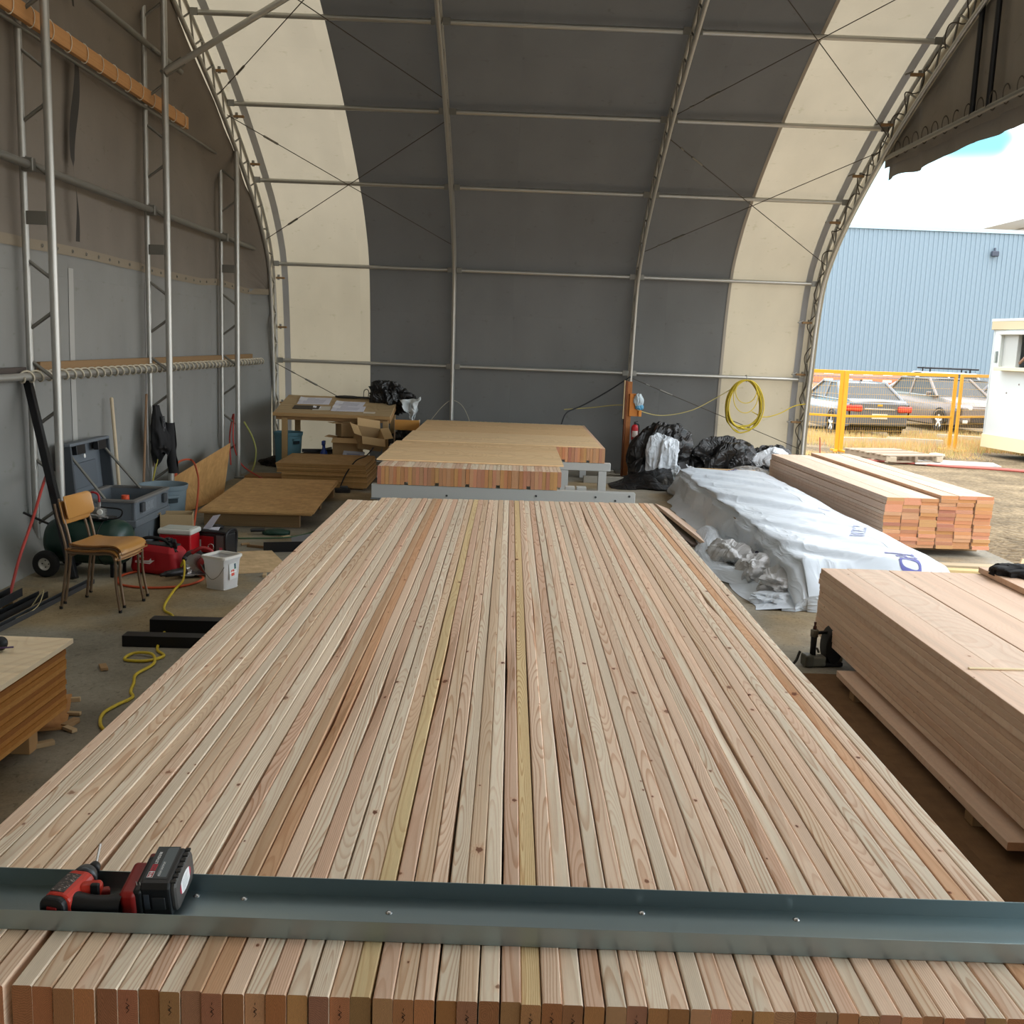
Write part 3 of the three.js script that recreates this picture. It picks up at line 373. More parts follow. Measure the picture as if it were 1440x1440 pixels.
// near right stack: wide planks
{
  const r = rng(31), Ws = [0.186, 0.288, 0.288, 0.186, 0.24], T = 0.0385, N = 12, Y0 = 0.138, L = 4.9; let x = 2.2;
  const colName = ['left column', 'second column from left', 'third column from left', 'fourth column from left', 'right column'];
  Ws.forEach((w, c) => { for (let i = 0; i < N; i++) { const dx = c === 0 ? 0.008 * (r() - 0.5) : 0; plank(w - 0.003, T - 0.0016, L, Math.floor(r() * 15), [x + w / 2 + dx, Y0 + i * T, -2.06 + (r() - 0.5) * 0.02], 0, layerName(i, N) + ' plank in the ' + colName[c] + ' of the near right stack', 'planks of the near right stack'); } x += w; });
  plank(0.24, T, 4.4, 3, [3.43, Y0 + N * T + 0.001, -2.58], 0, 'loose plank lying on top of the near right stack', 'loose planks');
  [[-2.6, 'nearer'], [-6.5, 'farther'], [-4.5, 'middle']].forEach(([z, d]) => { const m = thing('bearer', d + ' timber bearer under the near right stack', 'bearer', [2.88, 0, z], 0, 'bearers under the near right stack'); mesh('timber', rbox(1.02, 0.137, 0.09, 0.004), mat.oldWood, m, [0, 0.0685, 0]); });
  const s1 = thing('stick', 'thin pale stick lying across the left of the near right stack', 'stick', [2.42, Y0 + N * T, -4.72], 0.04); mesh('stick', rbox(0.36, 0.008, 0.018, 0.002), M('#e6d2ac', 0.7), s1, [0, 0.004, 0]);
  const s2 = thing('stick', 'thin pale stick lying across the middle of the near right stack', 'stick', [2.74, Y0 + N * T, -4.68], -0.02); mesh('stick', rbox(0.3, 0.008, 0.018, 0.002), M('#e6d2ac', 0.7), s2, [0, 0.004, 0]);
  tag(mesh('black_cloth', crumple(0.2, 1, 0.42, 0.7, 0.25, 2.2, 4, 18), M('#0d0d0f', 0.85), scene, [3.5, Y0 + N * T + 0.03, -6.75]), 'crumpled black cloth behind the loose plank on the near right stack', 'cloth');
  // planks on the floor between the panels
  plank(0.19, 0.038, 2.25, 6, [2.215, 0.062, -3.95], 0.0, 'dusty plank lying low on packers along the foot of the near right stack', 'floor planks');
  [[-4.3, 'nearer'], [-5.9, 'farther']].forEach(([z, d]) => { const p = thing('packer', d + ' small packer under the dusty plank', 'packer', [2.2, 0.0135, z], 0, 'packers under the dusty plank'); mesh('block', rbox(0.16, 0.047, 0.08, 0.003), mat.oldWood, p, [0, 0.0238, 0]); });
}
// far right stack
{
  const r = rng(77), T = 0.038, Y0 = 0.08, L = 4.25, turn = 0.035, cols = 6, ox = 3.985, oz = -10.64;
  const gaps = [0, 0.006, 0.004, 0.014, 0.005, 0.016]; let x = 0; const cn = ['leftmost column', 'second column', 'third column', 'fourth column', 'fifth column', 'rightmost column'];
  for (let c = 0; c < cols; c++) { x += gaps[c]; const N = c < 3 ? 14 : 15, w = 0.185;
    for (let i = 0; i < N; i++) { const lx = x + w / 2 + (r() - 0.5) * 0.008 - (N - i < 3 ? -0.012 : 0) - i * 0 , lz = (r() - 0.5) * 0.03; plank(w, T - 0.0008, L, Math.floor(r() * 15), [ox + lx * Math.cos(turn) + lz * Math.sin(turn), Y0 + i * T, oz - lx * Math.sin(turn) + lz * Math.cos(turn)], turn, layerName(i, N) + ' plank in the ' + cn[c] + ' of the far right stack', 'planks of the far right stack'); } x += w; }
  [[-0.4, 'front'], [-3.7, 'back']].forEach(([z, d]) => { const m = thing('bearer', d + ' dark bearer under the far right stack', 'bearer', [ox + 0.6 + z * Math.sin(turn), 0, oz + z], turn, 'bearers under the far right stack'); mesh('timber', rbox(1.22, 0.079, 0.09, 0.004), mat.oldWood, m, [0, 0.0395, 0]); });
  const d1 = thing('timber', 'pale squared timber on the ground in front of the far right stack', 'timber', [4.6, 0, -9.55], -0.07); mesh('timber', rbox(1.5, 0.09, 0.12, 0.005), M('#cdb07c', 0.75), d1, [0, 0.045, 0]);
  const d2 = thing('timber', 'greyed timber lying behind the pale squared one', 'timber', [4.75, 0, -9.9], -0.03); mesh('timber', rbox(1.3, 0.07, 0.14, 0.005), M('#b5a283', 0.8), d2, [0, 0.035, 0]);
  const d3 = thing('scrap', 'bent pale wood splinter standing on the ground beside the far right stack', 'wood scrap', [5.1, 0, -9.9], 0.5); mesh('splinter', rbox(0.05, 0.16, 0.02, 0.004), M('#cdb491', 0.8), d3, [0, 0.075, 0], [0, 0, -0.5]);
}
// ---------------------------------------------------------------- left side: tools, chairs, bins
// two stacked school chairs facing the deck
function stackedChair(pos, label) {
  const t = thing('school_chair', label, 'chair', pos, -0.12, 'two stacked school chairs');
  // local: seat faces +x, width along z
  const W = 0.34, hw = W / 2;
  for (const s of [-1, 1]) {
    mesh('side_tube', tube([[-0.245, 0.0, s * (hw + 0.01)], [-0.215, 0.22, s * hw], [-0.195, 0.42, s * hw], [-0.215, 0.54, s * hw], [-0.255, 0.68, s * hw], [-0.275, 0.78, s * hw]], 0.0105, 30, 8), mat.brownTube, t);
    mesh('leg', tube([[-0.2, 0.425, s * (hw - 0.004)], [0.02, 0.425, s * (hw - 0.004)], [0.15, 0.428, s * (hw - 0.004)], [0.175, 0.4, s * hw], [0.185, 0.2, s * (hw + 0.004)], [0.215, 0.0, s * (hw + 0.012)]], 0.0105, 36, 8), mat.brownTube, t);
    for (const x of [-0.245, 0.215]) mesh('foot_cap', cyl(0.0125, 0.0125, 0.02, 10), mat.rubber, t, [x, 0.01, s * (hw + 0.011)]);
  }
  bar('stretcher', V(-0.17, 0.4, -hw), V(-0.17, 0.4, hw), 0.009, mat.brownTube, t);
  const prof = [[-0.2, 0.452], [-0.12, 0.444], [0.0, 0.446], [0.1, 0.455], [0.165, 0.45], [0.2, 0.428], [0.215, 0.395]];
  const pc = new THREE.CatmullRomCurve3(prof.map(([x, y]) => V(x, y, 0)));
  const sheetOf = (off) => grid(24, 12, (u, v) => { const p = pc.getPoint(u), zz = (v - 0.5) * 2, w = (0.185 + 0.012 * u) * (1 - 0.0 * zz), cor = Math.pow(Math.abs(zz), 6) * 0.02; return [p.x - (u > 0.9 ? cor : 0) + (u < 0.1 ? cor : 0), p.y + off - 0.006 * (1 - zz * zz), zz * w]; });
  const seat = mergeGeometries([sheetOf(0.006), sheetOf(-0.006)]); mesh('seat', seat, mat.chairPly, t);
  const rim = grid(24, 1, (u, v) => { const p = pc.getPoint(u); return [p.x, p.y - 0.006 + 0.012 * v, 0.185 + 0.012 * u]; }); mesh('seat_edge', mergeGeometries([rim, grid(24, 1, (u, v) => { const p = pc.getPoint(u); return [p.x, p.y - 0.006 + 0.012 * v, -0.185 - 0.012 * u]; }), grid(1, 10, (u, v) => { const p = pc.getPoint(1); return [p.x, p.y - 0.006 + 0.012 * u, (v - 0.5) * 0.394]; })]), M('#8d5c2c', 0.6), t);
  // curved plywood back
  const bk = (() => { const g = extrude(rrect(0.37, 0.17, 0.035, 4), 0.012, 0.003, 1), p = g.attributes.position; for (let i = 0; i < p.count; i++) { const x = p.getX(i), y = p.getY(i), z = p.getZ(i); p.setXYZ(i, x, y, z + 0.05 * (x / 0.18) * (x / 0.18) - 0.05); } g.rotateY(Math.PI / 2); g.computeVertexNormals(); return toCreasedNormals(g, 0.6); })();
  mesh('backrest', bk, mat.chairPly, t, [-0.216, 0.715, 0], [0, 0, 0.2]);
  return t;
}
stackedChair([-2.985, 0.001, -7.49], 'lower of the two stacked plywood school chairs, its feet on the floor');
stackedChair([-2.958, 0.038, -7.5], 'upper of the two stacked plywood school chairs, its feet clear of the floor');
// air compressor
{
  const t = thing('air_compressor', 'dark green horizontal tank air compressor on two wheels behind the stacked chairs', 'compressor', [-3.5, 0, -8.5], -0.12); t.scale.setScalar(0.88);
  const tk = lathe([[0, -0.4], [0.1, -0.395], [0.18, -0.37], [0.215, -0.31], [0.22, -0.26], [0.22, 0.26], [0.215, 0.31], [0.18, 0.37], [0.1, 0.395], [0, 0.4]], 32); tk.rotateZ(Math.PI / 2); mesh('tank', tk, mat.green, t, [0, 0.32, 0]);
  mesh('tank_band', (() => { const g = new THREE.TorusGeometry(0.221, 0.005, 6, 32); g.rotateY(Math.PI / 2); return g; })(), mat.blackSteel, t, [0.18, 0.32, 0]);
  for (const z of [-0.2, 0.26]) {
    const w = new THREE.Group(); w.name = z > 0 ? 'wheel' : 'wheel_001'; w.position.set(-0.3, 0.128, z); t.add(w);
    const ty = lathe([[0.06, -0.035], [0.1, -0.04], [0.122, -0.028], [0.128, 0], [0.122, 0.028], [0.1, 0.04], [0.06, 0.035]], 28); ty.rotateX(Math.PI / 2); mesh('tyre', ty, mat.rubber, w);
    const rm = lathe([[0, -0.012], [0.02, -0.02], [0.028, -0.005], [0.045, -0.002], [0.055, -0.03], [0.062, -0.032], [0.062, 0.032], [0.055, 0.03], [0.045, 0.006], [0.025, 0.006], [0, 0.02]], 24); rm.rotateX(Math.PI / 2); mesh('rim', rm, M('#c9c6bd', 0.5, 0.3), w);
    for (let i = 0; i < 4; i++) mesh('bolt', cyl(0.006, 0.006, 0.012, 6), mat.blackSteel, w, [0.032 * Math.cos(i * 1.57), 0.032 * Math.sin(i * 1.57), 0.008], [Math.PI / 2, 0, 0]);
  }
  for (const [x, z] of [[0.28, 0.12], [0.28, -0.12]]) mesh('foot', rbox(0.03, 0.13, 0.02, 0.003), mat.blackSteel, t, [x, 0.065, z]);
  mesh('saddle', rbox(0.42, 0.014, 0.2, 0.004), mat.blackSteel, t, [0.02, 0.548, 0]);
  const mo = lathe([[0, -0.14], [0.06, -0.14], [0.078, -0.11], [0.08, 0.1], [0.06, 0.14], [0, 0.14]], 20); mo.rotateZ(Math.PI / 2); mesh('motor', mo, M('#3a3c3d', 0.5, 0.3), t, [-0.1, 0.62, -0.03]);
  mesh('pump_block', rbox(0.11, 0.1, 0.1, 0.012), M('#9a9a96', 0.45, 0.6), t, [0.1, 0.6, 0.03]); for (let i = 0; i < 5; i++) mesh('cooling_fin', rbox(0.13, 0.006, 0.12, 0.002), M('#8d8d88', 0.45, 0.6), t, [0.1, 0.575 + i * 0.016, 0.03]);
  bar('regulator', V(0.17, 0.56, 0.12), V(0.17, 0.72, 0.12), 0.016, mat.chrome, t, 10); mesh('gauge', cyl(0.026, 0.026, 0.018, 16), mat.white, t, [0.19, 0.63, 0.15], [Math.PI / 2, 0, 0]); bar('valve', V(0.1, 0.6, 0.14), V(0.26, 0.58, 0.14), 0.012, mat.chrome, t, 8);
  mesh('handle', tube([[0.2, 0.56, 0.16], [0.4, 0.6, 0.17], [0.42, 0.66, 0.17], [0.2, 0.68, 0.15]], 0.008, 30, 6), mat.blackSteel, t); bar('push_bar', V(-0.3, 0.5, 0.2), V(-0.52, 0.6, 0.24), 0.012, mat.blackSteel, t);
  mesh('air_line', tube([[-0.02, 0.62, 0.06], [0.03, 0.75, 0.1], [0.1, 0.81, 0.12], [0.16, 0.79, 0.12], [0.17, 0.72, 0.12]], 0.01, 30, 8), mat.red, t);
}
// jobsite chest with its lid open against the wall
{
  const t = thing('job_box', 'grey plastic jobsite chest with its ribbed lid standing open against the wall', 'tool chest', [-3.7, 0, -9.75], 0.0);
  const W = 0.6, D = 0.92, g = mat.greyPlastic, dk = M('#3d4247', 0.6);
  // tapered lower body, ledge, upper rim
  const body = grid(4, 1, () => [0, 0, 0]);
  const frustum = (w0, d0, w1, d1, h) => { const b = new THREE.BoxGeometry(1, 1, 1), p = b.attributes.position; for (let i = 0; i < p.count; i++) { const top = p.getY(i) > 0; p.setXYZ(i, p.getX(i) * (top ? w1 : w0), p.getY(i) * h, p.getZ(i) * (top ? d1 : d0)); } const n = b.toNonIndexed(); n.computeVertexNormals(); return n; };
  mesh('lower_body', frustum(0.5, 0.8, W - 0.04, D - 0.04, 0.24), g, t, [0, 0.13, 0]); mesh('foot', rbox(0.4, 0.03, 0.7, 0.008), dk, t, [0, 0.015, 0]);
  mesh('ledge', rbox(W + 0.02, 0.07, D + 0.02, 0.012), g, t, [0, 0.283, 0]);
  for (const [w, d, x, z] of [[0.03, D, W / 2 - 0.02, 0], [0.03, D, -W / 2 + 0.02, 0], [W, 0.03, 0, D / 2 - 0.02], [W, 0.03, 0, -D / 2 + 0.02]]) mesh('side_wall', rbox(w, 0.17, d, 0.008), g, t, [x, 0.4, z]);
  mesh('rim', (() => { const s = new THREE.Shape(rrect(W + 0.02, D + 0.02, 0.02).map((p) => new THREE.Vector2(...p))); s.holes.push(new THREE.Path(rrect(W - 0.07, D - 0.07, 0.02).map((p) => new THREE.Vector2(...p)))); const e = new THREE.ExtrudeGeometry(s, { depth: 0.018, bevelEnabled: true, bevelSize: 0.003, bevelThickness: 0.003, bevelSegments: 1 }); e.rotateX(-Math.PI / 2); return e; })(), M('#75726f', 0.6), t, [0, 0.485, 0]);
  mesh('tray_floor', rbox(W - 0.06, 0.01, D - 0.06, 0.003), M('#1c1719', 0.8), t, [0, 0.33, 0]);
  const letters = canvasTex(256, 96, (c) => { c.fillStyle = '#70777e'; c.fillRect(0, 0, 256, 96); c.strokeStyle = '#8b9399'; c.lineWidth = 5; c.font = 'bold 78px sans-serif'; c.strokeText('ROK', 40, 76); });
  mesh('embossed_name', new THREE.PlaneGeometry(0.38, 0.12), new THREE.MeshPhysicalMaterial({ map: letters, roughness: 0.6 }), t, [W / 2 - 0.003, 0.405, 0.08], [0, Math.PI / 2, 0]);
  for (const z of [-0.3, 0.3]) mesh('latch', rbox(0.03, 0.09, 0.08, 0.008), dk, t, [W / 2 + 0.012, 0.42, z]);
  const rib = (z) => mesh('rib', rbox(0.02, 0.16, 0.05, 0.006), g, t, [W / 2 - 0.04, 0.14, z]); [-0.28, 0, 0.28].forEach(rib);
  const lid = new THREE.Group(); lid.name = 'lid'; lid.position.set(-W / 2 - 0.0, 0.49, 0); lid.rotation.z = 0.08; t.add(lid);   // opened past upright
  mesh('lid_shell', rbox(0.03, 0.5, D, 0.01), g, lid, [-0.06, 0.25, 0]); for (const z of [-D / 2 + 0.015, D / 2 - 0.015]) mesh('lid_side', rbox(0.12, 0.48, 0.03, 0.008), dk, lid, [0.0, 0.24, z]);
  mesh('lid_top', rbox(0.12, 0.03, D, 0.008), g, lid, [0, 0.495, 0]); for (const z of [-0.28, 0.22]) mesh('lid_recess', rbox(0.05, 0.11, 0.2, 0.006), mat.black, lid, [0.03, 0.45, z]); mesh('lid_panel', rbox(0.02, 0.24, 0.56, 0.006), M('#5a6168', 0.6), lid, [-0.035, 0.18, 0]); mesh('white_sticker', cyl(0.02, 0.02, 0.004, 16), mat.white, lid, [0.0, 0.36, 0.03], [0, 0, Math.PI / 2]);
  bar('lid_strut', V(-0.3, 0.88, 0.4), V(0.0, 0.5, 0.4), 0.014, mat.galvDark, t); bar('lid_strut', V(-0.3, 0.88, -0.4), V(0.04, 0.49, -0.4), 0.014, mat.galvDark, t);
  const cap = thing('cap', 'small bright orange plastic cap inside the open grey chest', 'cap', [-3.55, 0.337, -9.45]); mesh('shell', cyl(0.035, 0.04, 0.19, 16), M('#e2532a', 0.5), cap, [0, 0.096, 0]);
}
// bins
function bin(label, pos, R, H, turn, lipM) {
  const t = thing('bin', label, 'bin', pos, turn, 'round blue-grey bins');
  mesh('body', lathe([[0, 0.004], [R * 0.82, 0.004], [R * 0.84, 0.02], [R * 0.96, H - 0.06], [R * 0.99, H - 0.055], [R, H - 0.05], [R * 1.04, H - 0.005], [R * 1.02, H], [R * 0.98, H - 0.006], [R * 0.93, H - 0.07], [R * 0.8, 0.03], [0, 0.03]], 36), lipM, t);
  for (const a of [0.5, 0.5 + Math.PI]) { const h = mesh('handle', rbox(0.13, 0.035, 0.05, 0.01), lipM, t, [Math.sin(a) * R * 1.03, H - 0.11, Math.cos(a) * R * 1.03], [0, a, 0]); mesh('grip_recess', rbox(0.11, 0.05, 0.02, 0.006), M('#1d2c33', 0.7), t, [Math.sin(a) * R * 1.01, H - 0.15, Math.cos(a) * R * 1.01], [0, a, 0]); }
  return t;
}
bin('round blue-grey bin beside the open grey chest', [-3.71, 0.001, -10.98], 0.25, 0.42, 0.2, mat.blueGrey);
bin('round blue-grey bin with sticks in it, beside the sloping table', [-3.42, 0.001, -15.9], 0.22, 0.58, 0.3, M('#5d8896', 0.6));
// handles leaning on the wall
{
  const a = thing('wooden_pole', 'thick pale wooden handle leaning on the wall behind the grey chest', 'handle'); bar('shaft', V(-4.1, 1.34, -10.6), V(-3.98, 0.02, -10.5), 0.018, M('#c4b295', 0.7), a, 10); mesh('rounded_end', new THREE.SphereGeometry(0.0185, 10, 8), M('#c4b295', 0.7), a, [-4.1, 1.34, -10.6]);
  const b = thing('wooden_pole', 'thin brown wooden handle leaning on the wall left of the black jacket', 'handle'); bar('shaft', V(-4.1, 1.33, -11.62), V(-4.02, 0.02, -11.2), 0.014, M('#8a6c50', 0.7), b, 10); mesh('rounded_end', new THREE.SphereGeometry(0.0145, 10, 8), M('#8a6c50', 0.7), b, [-4.1, 1.33, -11.62]);
}
// black jacket hung on the middle post
{
  const g = grid(40, 40, (u, v) => { const a = u * 2 * Math.PI, h = v, w = mixf(0.05, 0.16, sstep(0, 0.65, h)) * (1 - 0.35 * sstep(0.8, 1, h)), y = 1.22 - h * 0.62 + 0.09 * sstep(0.7, 1, h) * Math.sin(a * 1.5), k = 1 + 0.3 * ridge(Math.cos(a) * 1.6, h * 3.2, Math.sin(a) * 1.6 + 4, 2); return [-3.99 + w * 0.62 * Math.cos(a) * k + 0.04 * h, y, -11.6 + w * 1.05 * Math.sin(a) * k - 0.1 * h]; });
  const t = thing('jacket', 'black jacket with grey lettering hanging on the middle wall post', 'jacket'); mesh('body', g, M('#121214', 0.8), t);
  mesh('sleeve', grid(20, 20, (u, v) => { const a = u * 2 * Math.PI, w = 0.055 * (1 + 0.2 * noise(v * 5, a)); return [-3.88 + w * Math.cos(a) + 0.03 * v, 1.02 - v * 0.58, -11.72 + w * Math.sin(a) - 0.03 * v]; }), M('#151517', 0.8), t);
  const lt = canvasTex(64, 256, (c) => { c.fillStyle = '#141416'; c.fillRect(0, 0, 64, 256); c.strokeStyle = '#6d6d70'; c.lineWidth = 4; c.strokeRect(20, 12, 20, 26); c.beginPath(); c.ellipse(30, 70, 16, 22, 0, 0, 7); c.ellipse(32, 112, 18, 20, 0, 0, 7); c.moveTo(14, 150); c.lineTo(38, 160); c.lineTo(14, 172); c.moveTo(18, 200); c.lineTo(42, 200); c.moveTo(20, 220); c.lineTo(40, 232); c.stroke(); });
  mesh('print', grid(4, 10, (u, v) => [-3.915 + 0.035 * v + 0.012 * Math.sin(u * 3), 1.1 - v * 0.36, -11.55 + 0.005 * v - u * 0.11], (u, v) => [u, 1 - v]), new THREE.MeshPhysicalMaterial({ map: lt, roughness: 0.8, side: THREE.DoubleSide }), t);
}
// hoses
const hoseGroup = 'rubber hoses along the left wall';
function hose(label, pts, r, m, seg = 80, cat = 'hose', name = 'hose') { return tag(mesh(name, tube(pts, r, seg, 8), m, scene), label, cat); }
hose('red hose rising from the floor behind the stacked chairs', [[-3.66, 0.02, -7.38], [-3.68, 0.3, -7.62], [-3.72, 0.55, -7.95], [-3.8, 0.74, -8.3], [-3.95, 0.82, -8.75]], 0.012, M('#a8352c', 0.5), 50);
hose('orange hose looping down from the middle wall post to the floor by the cooler', [[-3.95, 0.66, -11.85], [-3.88, 0.4, -11.8], [-3.85, 0.22, -11.85], [-3.93, 0.5, -12.15], [-3.86, 0.52, -12.4], [-3.62, 0.42, -11.9], [-3.35, 0.26, -11.0], [-3.18, 0.08, -10.3], [-3.08, 0.015, -9.9], [-3.0, 0.012, -9.5]], 0.011, mat.orangeHose, 140);
hose('thick orange hose end hanging beside the black jacket', [[-3.96, 0.75, -11.9], [-3.94, 0.55, -11.93], [-3.9, 0.33, -11.98], [-3.88, 0.25, -12.02]], 0.02, mat.orangeHose, 30);
hose('yellow-green cord hanging below the black jacket', [[-4.0, 0.6, -11.65], [-4.03, 0.4, -11.6], [-4.05, 0.2, -11.55], [-4.06, 0.01, -11.5]], 0.01, M('#b3a545', 0.6), 30);
hose('red hose looped on the farthest wall post and trailing to the brown sheets', [[-3.95, 0.2, -14.55], [-4.0, 0.62, -14.7], [-3.95, 0.92, -14.72], [-3.92, 0.5, -14.6], [-3.84, 0.2, -14.7], [-3.6, 0.06, -14.6], [-3.3, 0.02, -14.2], [-3.1, 0.015, -13.8]], 0.011, M('#b23a30', 0.55), 120);
hose('stiff yellow-green tube arching up beside the farthest wall post', [[-3.95, 0.76, -15.3], [-3.82, 0.55, -15.25], [-3.75, 0.35, -15.2], [-3.76, 0.15, -15.15], [-3.8, 0.015, -15.1]], 0.013, M('#a5a45c', 0.6), 40);
hose('orange hose coiled flat on the floor in front of the red tool bag', [[-2.95, 0.012, -8.75], [-2.7, 0.012, -8.62], [-2.52, 0.012, -8.4], [-2.6, 0.012, -8.12], [-2.85, 0.012, -8.02], [-3.1, 0.012, -8.1], [-3.2, 0.012, -8.4], [-3.05, 0.014, -8.65], [-2.8, 0.03, -8.6]], 0.01, mat.orangeHose, 120);
// yellow extension cord across the floor
{
  const pts = [[-2.72, 0.1, -8.45], [-2.68, 0.16, -8.4], [-2.62, 0.05, -8.2], [-2.62, 0.012, -7.95], [-2.5, 0.012, -7.37], [-2.39, 0.012, -7.22], [-2.32, 0.012, -6.86], [-2.22, 0.012, -6.4], [-2.14, 0.012, -6.28], [-2.21, 0.012, -6.17], [-2.35, 0.012, -6.18], [-2.34, 0.016, -6.3], [-2.22, 0.024, -6.28], [-2.15, 0.012, -6.13], [-2.18, 0.012, -5.9], [-2.14, 0.012, -5.76], [-2.1, 0.012, -5.6], [-2.06, 0.012, -5.52], [-2.1, 0.012, -5.38], [-2.12, 0.012, -5.25], [-2.03, 0.012, -5.03], [-1.8, 0.012, -4.9]];
  hose('yellow extension cord snaking over the floor beside the near panel', pts, 0.0095, mat.yellowCord, 220, 'cord', 'extension_cord');
}
// black steel leaning on and lying by the wall
{
  const a = thing('steel_tube', 'long black square steel tube leaning on the low rail beside the nearest wall post', 'steel tube'); const A = V(-4.12, 1.66, -8.78), B = V(-3.5, 0.03, -8.16), d = B.clone().sub(A); const m = mesh('tube', rbox(0.062, d.length(), 0.062, 0.006), mat.blackSteel, a); m.position.copy(A).add(B).multiplyScalar(0.5); m.quaternion.setFromUnitVectors(V(0, -1, 0), d.normalize());
  const b = thing('steel_tube', 'brown steel tube lying on the low rail at the left edge', 'steel tube'); mesh('tube', rbox(0.05, 0.05, 3.4, 0.005), M('#4c433e', 0.55, 0.3), b, [-4.12, 1.68, -7.05]);
  const fl = [['grey steel bar lying along the foot of the left wall, nearest the camera', -3.42, 0.03, -6.55, 3.2, 0.05, '#4a4a4c'], ['black steel bar lying at the foot of the left wall beside the grey one', -3.56, 0.04, -6.35, 2.6, 0.07, '#262628'], ['short dark steel channel resting near the wheel of the compressor', -3.6, 0.06, -7.05, 0.7, 0.09, '#2f3032']];
  fl.forEach(([l, x, y, z, L, s, c], i) => { const t = thing('steel_bar', l, 'steel bar', [x, 0, z], [-0.04, -0.03, 0.02][i]); mesh('web', rbox(s, 0.008, L, 0.002), M(c, 0.5, 0.4), t, [0, i === 2 ? 0.075 : 0.004, 0]); for (const sx of [-1, 1]) mesh('flange', rbox(0.008, s * 0.7, L, 0.002), M(c, 0.5, 0.4), t, [sx * s / 2, s * 0.35 + (i === 2 ? 0.071 : 0), 0]); if (i === 2) for (const z2 of [-0.25, 0.25]) mesh('packer', rbox(0.08, 0.07, 0.08, 0.003), mat.oldWood, t, [0, 0.035, z2]); });
  hose('thin tan cord end lying by the foot of the left wall', [[-3.45, 0.02, -7.3], [-3.38, 0.14, -7.35], [-3.36, 0.05, -7.2], [-3.42, 0.012, -7.0]], 0.004, M('#a99a72', 0.7), 30, 'cord', 'cord');
  // two black angles poking out beside the panel
  [['black steel angle poking out from under the near panel, farther of two', -1.86, 0.0, -6.82, 1.1, 0.1], ['black steel angle poking out from under the near panel, nearer of two', -1.93, 0, -6.5, 1.1, 0.075]].forEach(([l, x, y, z, L, h]) => { const t = thing('steel_angle', l, 'steel angle', [x, 0, z], 0.03, 'black steel angles on the floor'); mesh('upright_leg', rbox(L, h, 0.012, 0.003), mat.blackSteel, t, [0, h / 2, 0]); mesh('flat_leg', rbox(L, 0.012, 0.1, 0.003), mat.blackSteel, t, [0, h - 0.006, -0.05]); });
  [[-1.62, -5.9, 'middle'], [-1.78, -5.25, 'nearer'], [-1.56, -6.15, 'farther']].forEach(([x, z, d]) => { const t = thing('clamp', 'small metal clamp on the floor at the edge of the near panel, ' + d + ' of three', 'clamp', [x - 0.08, 0, z + 0.05], 0.6); mesh('jaw', rbox(0.14, 0.04, 0.05, 0.008), mat.blackSteel, t, [0, 0.03, 0]); bar('screw', V(-0.06, 0.06, 0), V(0.08, 0.09, 0.02), 0.008, mat.chrome, t); mesh('pad', cyl(0.022, 0.022, 0.014, 12), mat.chrome, t, [-0.05, 0.055, 0.015]); });
}
